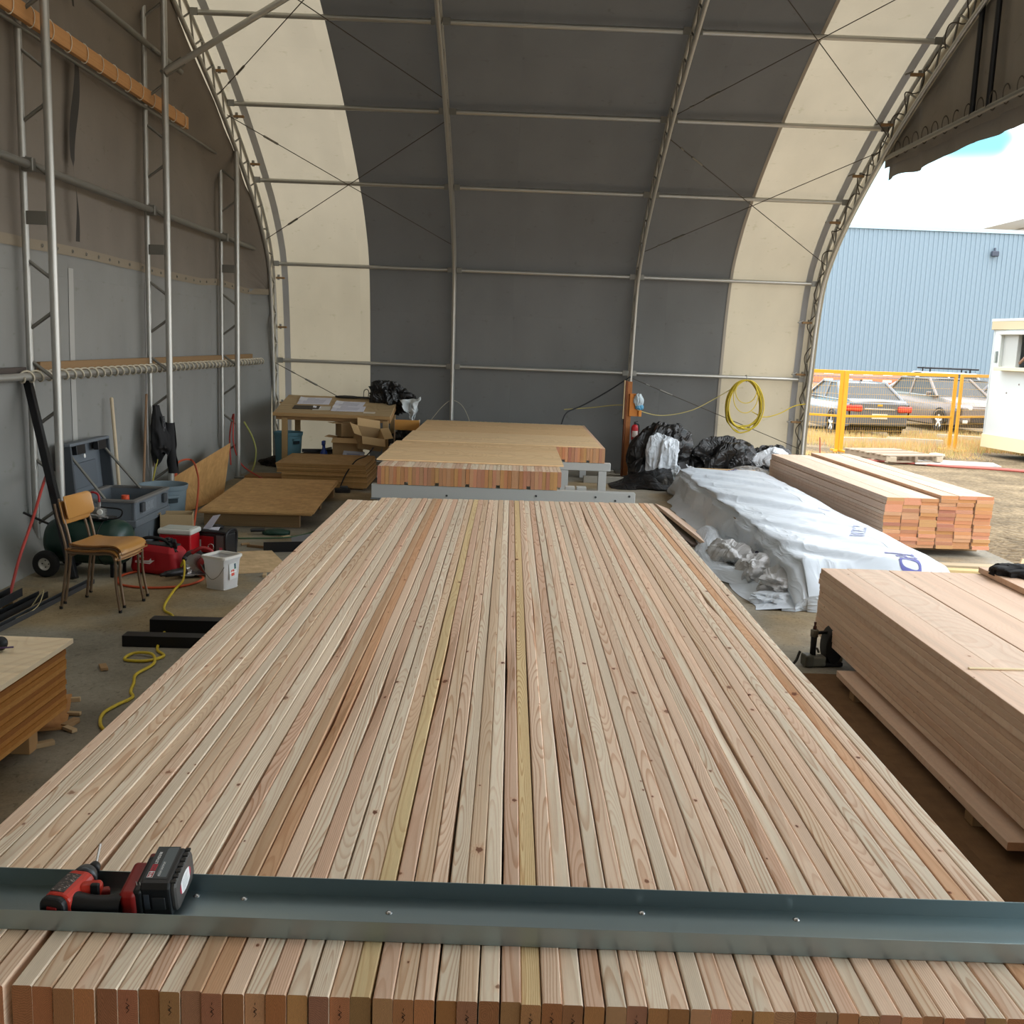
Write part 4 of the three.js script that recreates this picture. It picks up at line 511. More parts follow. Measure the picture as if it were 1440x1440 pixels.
// red tool bag, cooler, radio, saw, pail
{
  const bag = thing('tool_bag', 'soft red tool bag with a white slash logo on the floor by the cooler', 'bag', [-2.96, 0, -8.62], -0.25);
  mesh('body', (() => { const g = new RoundedBoxGeometry(0.46, 0.25, 0.24, 4, 0.05), p = g.attributes.position; for (let i = 0; i < p.count; i++) { const x = p.getX(i), y = p.getY(i), z = p.getZ(i), k = 1 - 0.18 * sstep(0, 0.13, y) + 0.06 * noise(x * 9, y * 9, z * 9); p.setXYZ(i, x * k, y + 0.025 * noise(x * 7, 2, z * 7) * sstep(0, 0.12, y), z * k); } g.computeVertexNormals(); return g; })(), M('#b01420', 0.6), bag, [0, 0.125, 0]);
  mesh('open_mouth', rbox(0.34, 0.02, 0.14, 0.008), mat.black, bag, [0, 0.245, 0]); mesh('strap', tube([[-0.2, 0.2, 0.1], [-0.1, 0.3, 0.06], [0.08, 0.29, 0.03], [0.2, 0.2, 0.05]], 0.016, 24, 6), mat.black, bag);
  mesh('logo', new THREE.PlaneGeometry(0.2, 0.1), new THREE.MeshPhysicalMaterial({ map: canvasTex(256, 128, (c) => { c.fillStyle = '#b01420'; c.fillRect(0, 0, 256, 128); c.fillStyle = '#f0e8e8'; c.beginPath(); c.moveTo(10, 70); c.lineTo(180, 56); c.lineTo(206, 30); c.lineTo(212, 54); c.lineTo(250, 50); c.lineTo(214, 78); c.lineTo(190, 96); c.lineTo(10, 92); c.fill(); c.fillStyle = '#b01420'; c.fillRect(10, 76, 180, 5); c.fillStyle = '#e4d8d8'; c.fillRect(60, 6, 40, 20); c.fillRect(30, 24, 90, 8); }), roughness: 0.6 }), bag, [-0.06, 0.12, 0.1235]);
  for (let i = 0; i < 3; i++) mesh('bag_tool', rbox(0.05, 0.08, 0.03, 0.008), mat.black, bag, [0.08 + i * 0.05, 0.27, -0.02 + 0.03 * i], [0.3, i, 0.2]);
  const co = thing('cooler', 'small red cooler box with a white lid beside the red tool bag', 'cooler', [-2.97, 0.001, -9.2], -0.1); mesh('body', rbox(0.3, 0.24, 0.22, 0.02, 3), M('#b3121c', 0.4), co, [0, 0.12, 0]); mesh('lid', rbox(0.32, 0.05, 0.24, 0.018, 3), M('#cfd0c9', 0.5), co, [0, 0.262, 0]); mesh('lid_panel', rbox(0.26, 0.006, 0.18, 0.003), M('#bfc2ba', 0.5), co, [0, 0.289, 0]); mesh('handle', tube([[-0.155, 0.2, 0.06], [-0.18, 0.27, 0], [-0.155, 0.2, -0.06]], 0.008, 16, 6), mat.white, co);
  const ra = thing('jobsite_radio', 'black and red jobsite radio with paper sheets on top beside the cooler', 'radio', [-2.68, 0.001, -9.38], -0.25); mesh('body', rbox(0.3, 0.22, 0.2, 0.03, 3), mat.black, ra, [0, 0.125, 0]); mesh('red_panel', rbox(0.17, 0.15, 0.01, 0.004), M('#9c121a', 0.45), ra, [-0.06, 0.12, 0.1]); mesh('grille', rbox(0.08, 0.16, 0.01, 0.004), M('#6b6a6a', 0.5, 0.3), ra, [0.09, 0.13, 0.1]); mesh('speaker_ring', new THREE.TorusGeometry(0.028, 0.006, 6, 18), mat.chrome, ra, [-0.0, 0.1, 0.108]); mesh('badge', rbox(0.03, 0.04, 0.004, 0.001), M('#d06070', 0.4), ra, [0.1, 0.08, 0.107]); mesh('display_slot', rbox(0.035, 0.12, 0.008, 0.002), M('#b8b8b4', 0.5), ra, [-0.12, 0.1, 0.103]); mesh('side_frame', tube([[0.14, 0.02, 0.09], [0.15, 0.23, 0.09], [0.15, 0.24, -0.08], [0.14, 0.02, -0.09]], 0.014, 24, 6), mat.black, ra);
  mesh('corner_bumper', rbox(0.31, 0.03, 0.21, 0.014), mat.black, ra, [0, 0.235, 0]);
  const p1 = thing('paper_sheet', 'folded white paper standing up on the jobsite radio', 'paper', [-2.76, 0.252, -9.36], -0.3); mesh('sheet', extrude([[-0.05, 0], [0.03, 0.0], [0.14, 0.15], [0.06, 0.13]], 0.003, 0), mat.paper, p1); mesh('flap', extrude([[0.02, 0], [0.12, 0.0], [0.12, 0.04], [0.04, 0.03]], 0.003, 0), mat.paper, p1, [0, 0, 0.01], [-0.9, 0, 0]);
  mesh('dark_lump', crumple(0.06, 1.2, 0.6, 0.9, 0.25, 2, 5, 8), mat.black, thing('glove', 'black work glove lying on top of the jobsite radio', 'glove', [-2.7, 0.251, -9.42]));
  const sw = thing('circular_saw', 'red circular saw standing on its base plate in front of the cooler', 'saw', [-2.6, 0, -8.55], 0.5);
  mesh('base_plate', rbox(0.3, 0.005, 0.16, 0.002), mat.chrome, sw, [-0.02, 0.03, 0.02]); const bl = lathe([[0, -0.02], [0.095, -0.02], [0.1, -0.01], [0.1, 0.02], [0.08, 0.026], [0, 0.026]], 28); bl.rotateX(Math.PI / 2); mesh('blade_guard', bl, M('#4a4543', 0.45, 0.4), sw, [-0.03, 0.12, -0.04]); const mt = lathe([[0, 0], [0.055, 0], [0.06, 0.02], [0.06, 0.1], [0.045, 0.13], [0, 0.13]], 24); mt.rotateX(Math.PI / 2); mesh('motor', mt, M('#8e1a1c', 0.45), sw, [0.04, 0.1, 0.0]); mesh('motor_cap', cyl(0.04, 0.04, 0.02, 20), mat.black, sw, [0.04, 0.1, 0.135], [Math.PI / 2, 0, 0]); mesh('handle', tube([[-0.06, 0.2, 0], [0.02, 0.24, 0.01], [0.1, 0.21, 0.02], [0.12, 0.13, 0.02]], 0.018, 24, 8), M('#8e1a1c', 0.45), sw); mesh('front_knob', new THREE.SphereGeometry(0.022, 12, 8), mat.black, sw, [-0.12, 0.16, 0.02]); const blade = mesh('blade', (() => { const g = cyl(0.09, 0.09, 0.002, 36); g.rotateX(Math.PI / 2); return g; })(), mat.chrome, sw, [-0.03, 0.105, 0.0]);
  for (const x of [-0.14, 0.1]) mesh('plate_foot', rbox(0.02, 0.028, 0.1, 0.003), mat.blackSteel, sw, [x, 0.014, 0.02]);
  const gr = thing('angle_grinder', 'black and silver angle grinder with a yellow cord in front of the red bag', 'power tool', [-2.74, 0.0, -8.38], 0.9); const gb = lathe([[0, 0], [0.03, 0], [0.034, 0.03], [0.03, 0.14], [0.026, 0.2], [0, 0.2]], 16); gb.rotateZ(Math.PI / 2); mesh('body', gb, mat.black, gr, [0.1, 0.06, 0]); mesh('gear_head', rbox(0.06, 0.07, 0.06, 0.014), mat.chrome, gr, [0.11, 0.06, 0]); mesh('guard', (() => { const g = lathe([[0, 0.012], [0.06, 0.012], [0.062, 0], [0.05, -0.012]], 24); return g; })(), M('#8a8a8a', 0.4, 0.7), gr, [0.12, 0.025, 0]); mesh('tail', cyl(0.014, 0.02, 0.05, 10), mat.black, gr, [-0.12, 0.06, 0], [0, 0, 1.57]);
  const pl = thing('pail', 'square translucent white plastic pail with a wire handle and red sticker', 'pail', [-2.295, 0.001, -8.17], -0.42);
  const pw = M('#eceef0', 0.35, 0, { transmission: 0.3, thickness: 0 });
  const pail = grid(48, 12, (u, v) => { const a = (u + 0.125) * 2 * Math.PI, q = 8, c = Math.cos(a), s = Math.sin(a), k = Math.pow(Math.pow(Math.abs(c), q) + Math.pow(Math.abs(s), q), -1 / q), w = mixf(0.092, 0.112, v) + (v > 0.9 ? 0.006 : 0); return [w * k * c, v * 0.27, w * k * s]; });
  mesh('wall', pail, pw, pl); mesh('base', rbox(0.18, 0.006, 0.18, 0.003), mat.white, pl, [0, 0.006, 0]); mesh('rim', (() => { const s = new THREE.Shape(rrect(0.244, 0.244, 0.03).map((p) => new THREE.Vector2(...p))); s.holes.push(new THREE.Path(rrect(0.214, 0.214, 0.025).map((p) => new THREE.Vector2(...p)))); const e = new THREE.ExtrudeGeometry(s, { depth: 0.02, bevelEnabled: false }); e.rotateX(-Math.PI / 2); return e; })(), mat.white, pl, [0, 0.255, 0]);
  mesh('contents', rbox(0.17, 0.09, 0.17, 0.03, 3), M('#c9a58a', 0.9), pl, [0, 0.055, 0]); mesh('wire_handle', tube([[-0.118, 0.2, 0.118], [-0.06, 0.13, 0.124], [0.0, 0.09, 0.126], [0.06, 0.12, 0.124], [0.118, 0.2, 0.118]], 0.003, 30, 5), mat.galvDark, pl);
  mesh('sticker', new THREE.PlaneGeometry(0.09, 0.13), new THREE.MeshPhysicalMaterial({ map: canvasTex(96, 128, (c) => { c.fillStyle = '#dfe2e2'; c.fillRect(0, 0, 96, 128); c.fillStyle = '#e0533f'; c.fillRect(22, 52, 40, 50); c.fillStyle = '#f3c0b4'; c.fillRect(30, 60, 16, 12); c.fillStyle = '#3d6a5c'; c.fillRect(64, 8, 24, 44); c.fillStyle = '#2c3e6a'; c.fillRect(70, 12, 12, 20); c.fillStyle = '#fff'; c.fillRect(4, 70, 88, 8); }), roughness: 0.5 }), pl, [0.113, 0.15, 0.0], [0, Math.PI / 2, 0.08]);
}
// cardboard behind the cooler
{
  const c = thing('carton', 'plain brown cardboard carton standing behind the cooler', 'box', [-3.25, 0.001, -10.0], 0.25); const W = 0.3, H = 0.28, D = 0.24; for (const [w, d, x, z] of [[0.004, D, -W / 2, 0], [0.004, D, W / 2, 0], [W, 0.004, 0, D / 2], [W, 0.004, 0, -D / 2]]) mesh('side', rbox(w, H, d, 0.001), M('#b39a74', 0.85), c, [x, H / 2, z]); mesh('bottom', rbox(W, 0.004, D, 0.001), mat.cardboard, c, [0, 0.003, 0]); mesh('flap', rbox(0.12, 0.003, D, 0.001), M('#c9b187', 0.85), c, [-W / 2 - 0.055, H - 0.01, 0], [0, 0, 0.4]);
}
// leaning sheet, flat sheets, scraps
function sheetThing(name, label, pos, w, d, th, turn, m, group, cat = 'sheet') { const t = thing(name, label, cat, pos, turn, group); const g = rbox(w, th, d, 0.0015), p = g.attributes.position, n = g.attributes.normal, uv = g.attributes.uv; for (let i = 0; i < p.count; i++) { if (Math.abs(n.getY(i)) > 0.7) uv.setXY(i, p.getX(i) / 1.22 + pos[0], p.getZ(i) / 1.22 + pos[2]); else uv.setXY(i, (p.getX(i) + p.getZ(i)) / 0.5, p.getY(i) / 0.02 * 0.5); } mesh('panel', g, m, t, [0, th / 2, 0]); return t; }
{
  const t = thing('leaning_sheet', 'cut strand board sheet leaning on the left wall between two wall posts', 'sheet');
  // corners: floor edge well out from the wall, top edge against it
  const TL = V(-3.9, 0.36, -11.85), TR = V(-3.86, 0.55, -14.2), BR = V(-3.56, 0.012, -12.75), BL = V(-3.66, 0.012, -11.55);
  const nrm = TR.clone().sub(BL).cross(TL.clone().sub(BR)).normalize().multiplyScalar(0.007), q = [TL, TR, BR, BL], P = [];
  const face = (s) => q.map((v) => v.clone().addScaledVector(nrm, s)); const A = face(1), B = face(-1), pos = [], uv = [];
  const quad = (a, b, c, d, su, sv) => { for (const [p, u, v] of [[a, 0, 0], [b, su, 0], [c, su, sv], [a, 0, 0], [c, su, sv], [d, 0, sv]]) { pos.push(p.x, p.y, p.z); uv.push(u, v); } };
  quad(A[0], A[1], A[2], A[3], 1.6, 0.5); quad(B[3], B[2], B[1], B[0], 1.6, 0.5); for (let i = 0; i < 4; i++) quad(A[i], B[i], B[(i + 1) % 4], A[(i + 1) % 4], 1, 0.02);
  const g = new THREE.BufferGeometry(); g.setAttribute('position', new THREE.Float32BufferAttribute(pos, 3)); g.setAttribute('uv', new THREE.Float32BufferAttribute(uv, 2)); g.computeVertexNormals(); mesh('panel', g, new THREE.MeshPhysicalMaterial({ map: osbTex, color: lin('#e8cfa8'), roughness: 0.8, side: THREE.DoubleSide }), t);
  const brown = new THREE.MeshPhysicalMaterial({ map: osbTex, color: lin('#f3dfbe'), roughness: 0.8 });
  [[-0.5, 'nearer'], [0.9, 'middle'], [-2.2, 'farther']].forEach(([dz, d], i) => { const z = [-10.95, -12.2, -13.1][i]; const b = thing('bearer', d + ' dark bearer under the flat brown sheets', 'bearer', [-2.74, 0, z], 0.05, 'bearers under the flat sheets'); mesh('timber', rbox(1.02, 0.15, 0.09, 0.004), mat.oldWood, b, [0, 0.075, 0]); });
  sheetThing('board_sheet', 'lower of the two brown strand board sheets lying flat on bearers', [-2.75, 0.151, -12.08], 1.2, 2.56, 0.022, 0.055, brown, 'flat strand board sheets');
  sheetThing('board_sheet', 'upper of the two brown strand board sheets lying flat on bearers, with dark stains', [-2.74, 0.1735, -12.06], 1.2, 2.58, 0.022, 0.07, brown, 'flat strand board sheets');
  sheetThing('ply_offcut', 'square plywood offcut lying on the floor right of the white pail', [-2.31, 0.001, -9.12], 0.56, 0.86, 0.018, 0.42, mat.osb, 'plywood offcuts on the floor');
  const st = thing('stick', 'thin brown batten lying behind the square plywood offcut', 'stick', [-2.22, 0, -9.75], -0.25); mesh('batten', rbox(0.6, 0.025, 0.03, 0.003), M('#8a6a48', 0.8), st, [0, 0.0125, 0]);
  const bl = thing('steel_offcut', 'grey bent steel offcut on the floor left of the near panel', 'steel offcut', [-1.98, 0, -9.75], 0.3); mesh('plate', rbox(0.32, 0.012, 0.16, 0.002), M('#7d7f84', 0.5, 0.4), bl, [0.08, 0.1, -0.02], [0.5, 0, 0.25]); mesh('dark_web', rbox(0.42, 0.1, 0.014, 0.002), mat.blackSteel, bl, [-0.14, 0.05, 0.06]); mesh('foot', rbox(0.42, 0.012, 0.1, 0.002), mat.blackSteel, bl, [-0.1, 0.006, 0.0]);
  hose('dull green cord lying under the front of the flat brown sheets', [[-3.0, 0.01, -10.15], [-2.6, 0.01, -10.2], [-2.2, 0.01, -10.35], [-2.0, 0.01, -10.8], [-1.9, 0.012, -11.6], [-1.85, 0.03, -12.6]], 0.008, M('#3f5a3c', 0.6), 60, 'cord', 'cord');
  const gc = thing('garden_tool', 'dark green power tool lying under the front edge of the flat brown sheets', 'power tool', [-2.38, 0, -10.5], 0.2); mesh('body', crumple(0.12, 1.2, 0.5, 0.6, 0.15, 1.5, 8, 10), M('#16382c', 0.5), gc); bar('nozzle', V(-0.12, 0.05, 0), V(-0.26, 0.05, 0.02), 0.02, mat.black, gc);
}
// near-left pile of plywood sheets
{
  const r = rng(9), N = 14, T = 0.0265, Y0 = 0.1; const tones = ['#f0c988', '#d8aa64', '#e6bb78', '#c4935a'];
  const ms = tones.map((c) => new THREE.MeshPhysicalMaterial({ map: osbTex, color: lin(c), roughness: 0.8 }));
  for (let i = 0; i < N; i++) sheetThing('plywood_sheet', layerName(i, N) + ' sheet in the plywood pile at the left edge', [-2.86 + (i === N - 1 ? 0.035 : (r() - 0.5) * 0.012), Y0 + i * T, -3.89 + (r() - 0.5) * 0.01 - (i === N - 1 ? 0.02 : 0)], 1.22, 2.4, T - 0.001, -0.01 + (r() - 0.5) * 0.004, i === N - 1 ? mat.ply : ms[i % 4], 'sheets of the plywood pile');
  [[-4.75, 'farther'], [-3.2, 'nearer']].forEach(([z, d]) => { const b = thing('bearer', d + ' short timber bearer under the plywood pile', 'bearer', [-2.84, 0, z], 0, 'bearers under the plywood pile'); mesh('timber', rbox(1.16, 0.099, 0.09, 0.004), M('#b08a5c', 0.8), b, [0, 0.0495, 0]); });
  sheetThing('ply_offcut', 'plywood offcut lying on the floor beyond the plywood pile', [-2.55, 0.001, -5.2], 0.5, 0.52, 0.014, 0.35, new THREE.MeshPhysicalMaterial({ map: plyTex, color: lin('#c09a70'), roughness: 0.85 }), 'plywood offcuts on the floor');
  const em = thing('ear_muffs', 'black ear muffs with a purple strap on top of the plywood pile', 'ear muffs', [-2.45, Y0 + N * T, -4.86], 0.4); mesh('cup', lathe([[0, 0], [0.03, 0], [0.036, 0.015], [0.03, 0.04], [0, 0.045]], 18), mat.black, em, [0, 0.034, 0], [1.2, 0, 0.3]); mesh('band', new THREE.TorusGeometry(0.045, 0.005, 6, 20, 4.2), M('#4a2f55', 0.5), em, [0.01, 0.022, 0.03], [1.3, 0, 0.4]); mesh('cup', lathe([[0, 0], [0.03, 0], [0.036, 0.015], [0.03, 0.04], [0, 0.045]], 18), mat.black, em, [-0.05, 0.034, -0.02], [1.2, 0, 0.3]);
  sheetThing('floor_sheet', 'dirty brown sheet on the floor between the near panel and the dusty plank', [1.9, 0.001, -4.75], 0.92, 3.3, 0.012, 0, new THREE.MeshPhysicalMaterial({ map: osbTex, color: lin('#7f6c55'), roughness: 0.85 }));
  const scr = [[-2.27, -5.24, 0.07, 'upright block against the offcut'], [-2.23, -5.1, 0.1, 'slanting block near the plywood pile'], [-2.2, -5.02, 0.08, 'block nearest the far corner of the plywood pile'], [-2.24, -4.82, 0.09, 'block beside the bearer of the plywood pile'], [-2.42, -6.02, 0.11, 'sliver between the pile and the yellow cord'], [-2.35, -5.45, 0.05, 'chip at the corner of the floor offcut'], [-2.0, -11.4, 0.1, 'sliver beside the flat brown sheets'], [-1.95, -10.6, 0.12, 'chip at the front corner of the flat brown sheets'], [-2.25, -10.35, 0.1, 'shaving under the front of the flat brown sheets'], [-2.75, -10.3, 0.06, 'chip behind the jobsite radio'], [-2.55, -9.9, 0.08, 'shaving right of the jobsite radio'], [-2.05, -8.6, 0.08, 'shaving at the near corner of the square offcut'], [1.72, -4.9, 0.1, 'block on the dark floor beside the right planks'], [1.74, -5.6, 0.07, 'chip on the dark floor between the panel and the right planks'], [1.72, -13.0, 0.1, 'chip on the floor right of the far steel frame'], [1.75, -4.25, 0.09, 'offcut on the dark floor near the end of the right planks']];
  scr.forEach(([x, z, s, d], i) => { const t = thing('wood_scrap', 'small pale wood ' + d, 'wood scrap', [x, 0, z], i * 1.3, 'wood scraps on the floor'); mesh('scrap', rbox(s, 0.018 + 0.008 * (i % 2), s * 0.4, 0.003), M(['#b49a74', '#a3835c', '#c2a882'][i % 3], 0.85), t, [0, 0.012, 0], [0, 0, i === 0 ? 0 : 0.03]); });
}
// ---------------------------------------------------------------- the far panels on their steel frame
function smallPanel(name, label, pos, n, L, seed, notch) {
  const t = thing(name, label, 'panel', pos), r = rng(seed), H = 0.184, P = 0.0385, kinds = ['pale', 'pink', 'tan', 'pink', 'rose', 'pale'];
  for (let i = 0; i < n; i++) {
    const tint = shade(TINTS[kinds[Math.floor(r() * 6)]], 0.95 + r() * 0.1), et = shade([[0.97, 0.76, 0.6], [1, 0.8, 0.65], [0.94, 0.7, 0.55], [0.9, 0.74, 0.6]][Math.floor(r() * 4)], 0.95), up = notch(i) ? 0.03 : 0;
    mesh('board', boardGeo(P - 0.0015, H - up, L - r() * 0.02, { strip: Math.floor(r() * 32), u0: r() * 0.4, tint, endTint: et, seed: seed + i, seg: 4, bow: 0.001, ease: 0.003, cell: Math.floor(r() * 16) }), [mat.lumberEdge, mat.lumberEnd], t, [(i + 0.5) * P, up - 0.001 + r() * 0.002, -r() * 0.006]);
  }
  return t;
}
{
  smallPanel('lumber_deck', 'front panel of boards on edge on the grey steel frame, half covered by plywood', [-1.3, 0.615, -10.2], 48, 2.55, 41, (i) => i % 8 === 7);
  smallPanel('lumber_deck', 'rear panel of boards on edge by the dark far wall, covered by plywood', [-1.32, 0.615, -12.8], 66, 3.75, 59, (i) => i % 8 === 4);
  const pm = ['#fff0dc', '#fbe9d2', '#fff2e0', '#f8e5cc'].map((c) => new THREE.MeshPhysicalMaterial({ map: plyTex, color: lin(c), roughness: 0.75 }));
  sheetThing('plywood_sheet', 'front sheet of the plywood laid over the front far panel, its edge overhanging', [-0.39, 0.8015, -11.27], 1.96, 1.22, 0.016, 0, pm[0], 'plywood sheets laid over the far panels');
  sheetThing('plywood_sheet', 'second sheet of the plywood laid over the front far panel', [-0.4, 0.8015, -12.3], 1.98, 0.83, 0.016, 0, pm[1], 'plywood sheets laid over the far panels');
  sheetThing('plywood_sheet', 'third sheet of the plywood, at the front of the rear far panel', [-0.08, 0.8015, -13.53], 2.5, 1.42, 0.016, 0, pm[2], 'plywood sheets laid over the far panels');
  sheetThing('plywood_sheet', 'last sheet of the plywood, at the back of the rear far panel', [-0.07, 0.8015, -15.25], 2.46, 1.98, 0.016, 0, pm[3], 'plywood sheets laid over the far panels');
  const f = thing('steel_stand', 'grey painted steel frame carrying the two far panels', 'frame', [0, 0, 0]); const g = mat.steelGrey;
  mesh('front_beam', rbox(2.66, 0.15, 0.1, 0.006), g, f, [-0.03, 0.538, -10.26]); mesh('front_beam_flange', rbox(2.66, 0.012, 0.2, 0.003), M('#6c7275', 0.6, 0.3), f, [-0.03, 0.469, -10.26]);
  mesh('rear_beam', rbox(2.66, 0.1, 0.1, 0.006), g, f, [-0.03, 0.563, -12.86]); mesh('back_beam', rbox(2.66, 0.1, 0.1, 0.006), g, f, [-0.03, 0.563, -16.2]);
  for (const x of [-1.25, -0.2, 0.72, 1.2]) for (const z of [-10.27, -12.86, -16.2]) mesh('leg', rbox(0.1, z === -10.27 ? 0.46 : 0.51, 0.1, 0.005), g, f, [x, z === -10.27 ? 0.23 : 0.255, z]);
  for (const x of [0.66, 0.78]) mesh('upright', rbox(0.1, 0.14, 0.1, 0.004), g, f, [x, 0.54, -10.6]);
  for (const [x, y] of [[0.9, 0.56], [1.1, 0.53], [1.24, 0.58], [-0.6, 0.52], [0.3, 0.55], [1.0, 0.5]]) mesh('bolt_head', cyl(0.012, 0.012, 0.008, 6), M('#4a4c4d', 0.6, 0.4), f, [x, y, -10.207], [Math.PI / 2, 0, 0]);
  for (const [x, w] of [[-0.85, 0.22], [0.75, 0.2]]) mesh('clip_angle', rbox(w, 0.03, 0.05, 0.004), M('#4c3f38', 0.8, 0.2), f, [x, 0.462, -10.19]);
  const wood = M('#9a958a', 0.85); const pl = thing('timber', 'grey weathered timber lying on the floor at the foot of the wooden post', 'timber', [1.62, 0, -15.6], 0.02); mesh('timber', rbox(0.9, 0.1, 0.1, 0.006), wood, pl, [0, 0.05, 0]); mesh('end_block', rbox(0.12, 0.13, 0.2, 0.01), wood, pl, [0.47, 0.065, 0.1]);
}
// wooden post with holder and extinguisher
{
  const p = thing('wooden_post', 'orange-brown wooden post of two boards fixed to the third arch', 'post', [1.885, 0, -16.55]); mesh('front_board', rbox(0.075, 1.52, 0.04, 0.004), new THREE.MeshPhysicalMaterial({ map: faceTex, color: lin('#b07a48'), roughness: 0.75 }), p, [0.035, 0.77, 0]); mesh('side_board', rbox(0.03, 1.54, 0.13, 0.004), new THREE.MeshPhysicalMaterial({ map: faceTex, color: lin('#7c4d2a'), roughness: 0.75 }), p, [-0.02, 0.77, -0.03]); mesh('thin_strip', rbox(0.018, 0.62, 0.05, 0.003), M('#c3a982', 0.8), p, [-0.052, 1.24, 0.02]);
  const h = thing('wall_holder', 'orange wooden holder on the post with a clear plastic bag stuck in it', 'holder', [1.975, 1.0, -16.5]); mesh('back', rbox(0.1, 0.36, 0.02, 0.004), M('#c4772c', 0.6), h, [0, 0.16, -0.03]); mesh('side', extrude([[-0.05, -0.02], [0.12, -0.02], [0.12, 0.06], [0.06, 0.1], [0.02, 0.3], [-0.05, 0.34]], 0.016, 0.002), M('#cf7e2c', 0.6), h); mesh('front_lip', rbox(0.05, 0.1, 0.06, 0.006), M('#d98c3a', 0.6), h, [0.12, 0.03, 0.01]);
  const pb = thing('plastic_bag', 'small crumpled clear and blue plastic bag stuck in the orange holder', 'bag', [2.06, 1.13, -16.48]); mesh('bag', crumple(0.07, 1, 1.5, 0.8, 0.3, 2, 3, 10, false), M('#b9c6cc', 0.3), pb, [0, 0.1, 0]); mesh('blue_film', crumple(0.05, 1.2, 0.8, 0.8, 0.3, 2, 7, 8, false), M('#4f93b5', 0.4), pb, [0.02, 0.0, 0.01]);
  const e = thing('fire_extinguisher', 'small red fire extinguisher hung on the wooden post', 'fire extinguisher', [2.03, 0.6, -16.48]); mesh('cylinder', lathe([[0, 0], [0.05, 0], [0.055, 0.012], [0.055, 0.2], [0.045, 0.235], [0.02, 0.25], [0, 0.25]], 24), M('#c4202a', 0.35), e); mesh('valve', cyl(0.016, 0.018, 0.04, 12), mat.blackSteel, e, [0, 0.265, 0]); mesh('handle', rbox(0.07, 0.012, 0.018, 0.003), mat.blackSteel, e, [0.01, 0.293, 0], [0, 0.4, 0.2]); mesh('hose', tube([[0.015, 0.265, 0.01], [0.055, 0.25, 0.02], [0.062, 0.16, 0.03], [0.06, 0.08, 0.03]], 0.008, 20, 6), mat.rubber, e); mesh('label', grid(8, 1, (u, v) => { const a = -0.9 + u * 1.8; return [0.0556 * Math.sin(a), 0.05 + v * 0.1, 0.0556 * Math.cos(a)]; }), M('#e5d9d2', 0.5), e); mesh('hanger', rbox(0.07, 0.1, 0.03, 0.003), mat.blackSteel, e, [-0.02, 0.16, -0.05]);
}
// cords along the far wall
hose('yellow air hose running along the dark far wall to the hanging coil', [[0.9, 1.02, -16.95], [1.3, 1.06, -16.97], [1.88, 1.14, -16.7], [2.05, 1.08, -16.7], [2.5, 0.98, -16.95], [3.0, 1.08, -16.98], [3.4, 1.3, -16.98], [3.7, 1.5, -16.95]], 0.008, M('#b3a66a', 0.6), 80, 'hose', 'air_hose');
hose('yellow air hose running from the hanging coil to the right arch', [[4.0, 1.1, -16.94], [4.2, 1.02, -16.96], [4.45, 1.08, -16.96], [4.7, 1.22, -16.95], [4.86, 1.26, -16.9]], 0.008, mat.yellowCord, 40, 'hose', 'air_hose');
hose('black cable falling from the third arch to the rear far panel', [[1.95, 1.6, -16.8], [1.6, 1.35, -16.85], [1.2, 1.1, -16.9], [0.95, 0.98, -16.85], [0.86, 0.82, -16.65], [0.84, 0.6, -16.7], [0.82, 0.01, -16.7]], 0.011, M('#26272a', 0.6), 60, 'cable', 'cable');
hose('thin tan cord arching on either side of the second arch behind the rear panel', [[-1.3, 0.75, -16.9], [-1.1, 1.0, -16.92], [-0.96, 1.1, -16.95], [-0.8, 1.04, -16.92], [-0.66, 0.8, -16.9], [-0.6, 0.5, -16.9], [-0.6, 0.01, -16.9]], 0.006, M('#a8a08e', 0.7), 50, 'cord', 'cord');
// hanging coil of yellow hose
{
  const t = thing('hose_coil', 'coil of yellow air hose hanging on the lowest purlin in the cream bay', 'hose', [3.86, 1.62, -16.96]); const r = rng(14);
  for (let k = 0; k < 8; k++) { const w = 0.27 + 0.02 * r(), h = 0.36 + 0.06 * r(), ox = (r() - 0.5) * 0.05, pts = []; for (let i = 0; i < 26; i++) { const a = (i / 26) * 2 * Math.PI; pts.push(V(ox + w * Math.sin(a) * (1 - 0.12 * Math.cos(a)), -h * 1.02 + h * Math.cos(a) + (Math.cos(a) < 0 ? -0.04 * r() : 0), 0.02 + k * 0.011 + 0.01 * Math.sin(a * 3 + k))); } mesh('loop', tube(pts, 0.0105, 90, 6, true), k % 3 ? mat.yellowCord : M('#b8a63a', 0.6), t); }
  for (const [w, h] of [[0.17, 0.19], [0.2, 0.27]]) { const pts = []; for (let i = 0; i < 20; i++) { const a = (i / 20) * 2 * Math.PI; pts.push(V(w * Math.sin(a), -h + h * Math.cos(a), 0.11)); } mesh('loop', tube(pts, 0.007, 60, 6, true), mat.yellowCord, t); }
  mesh('hook', tube([[0, 0.06, -0.03], [0, 0.07, 0.04], [0, 0.02, 0.08], [0, -0.04, 0.07]], 0.007, 16, 6), mat.galvDark, t);
}
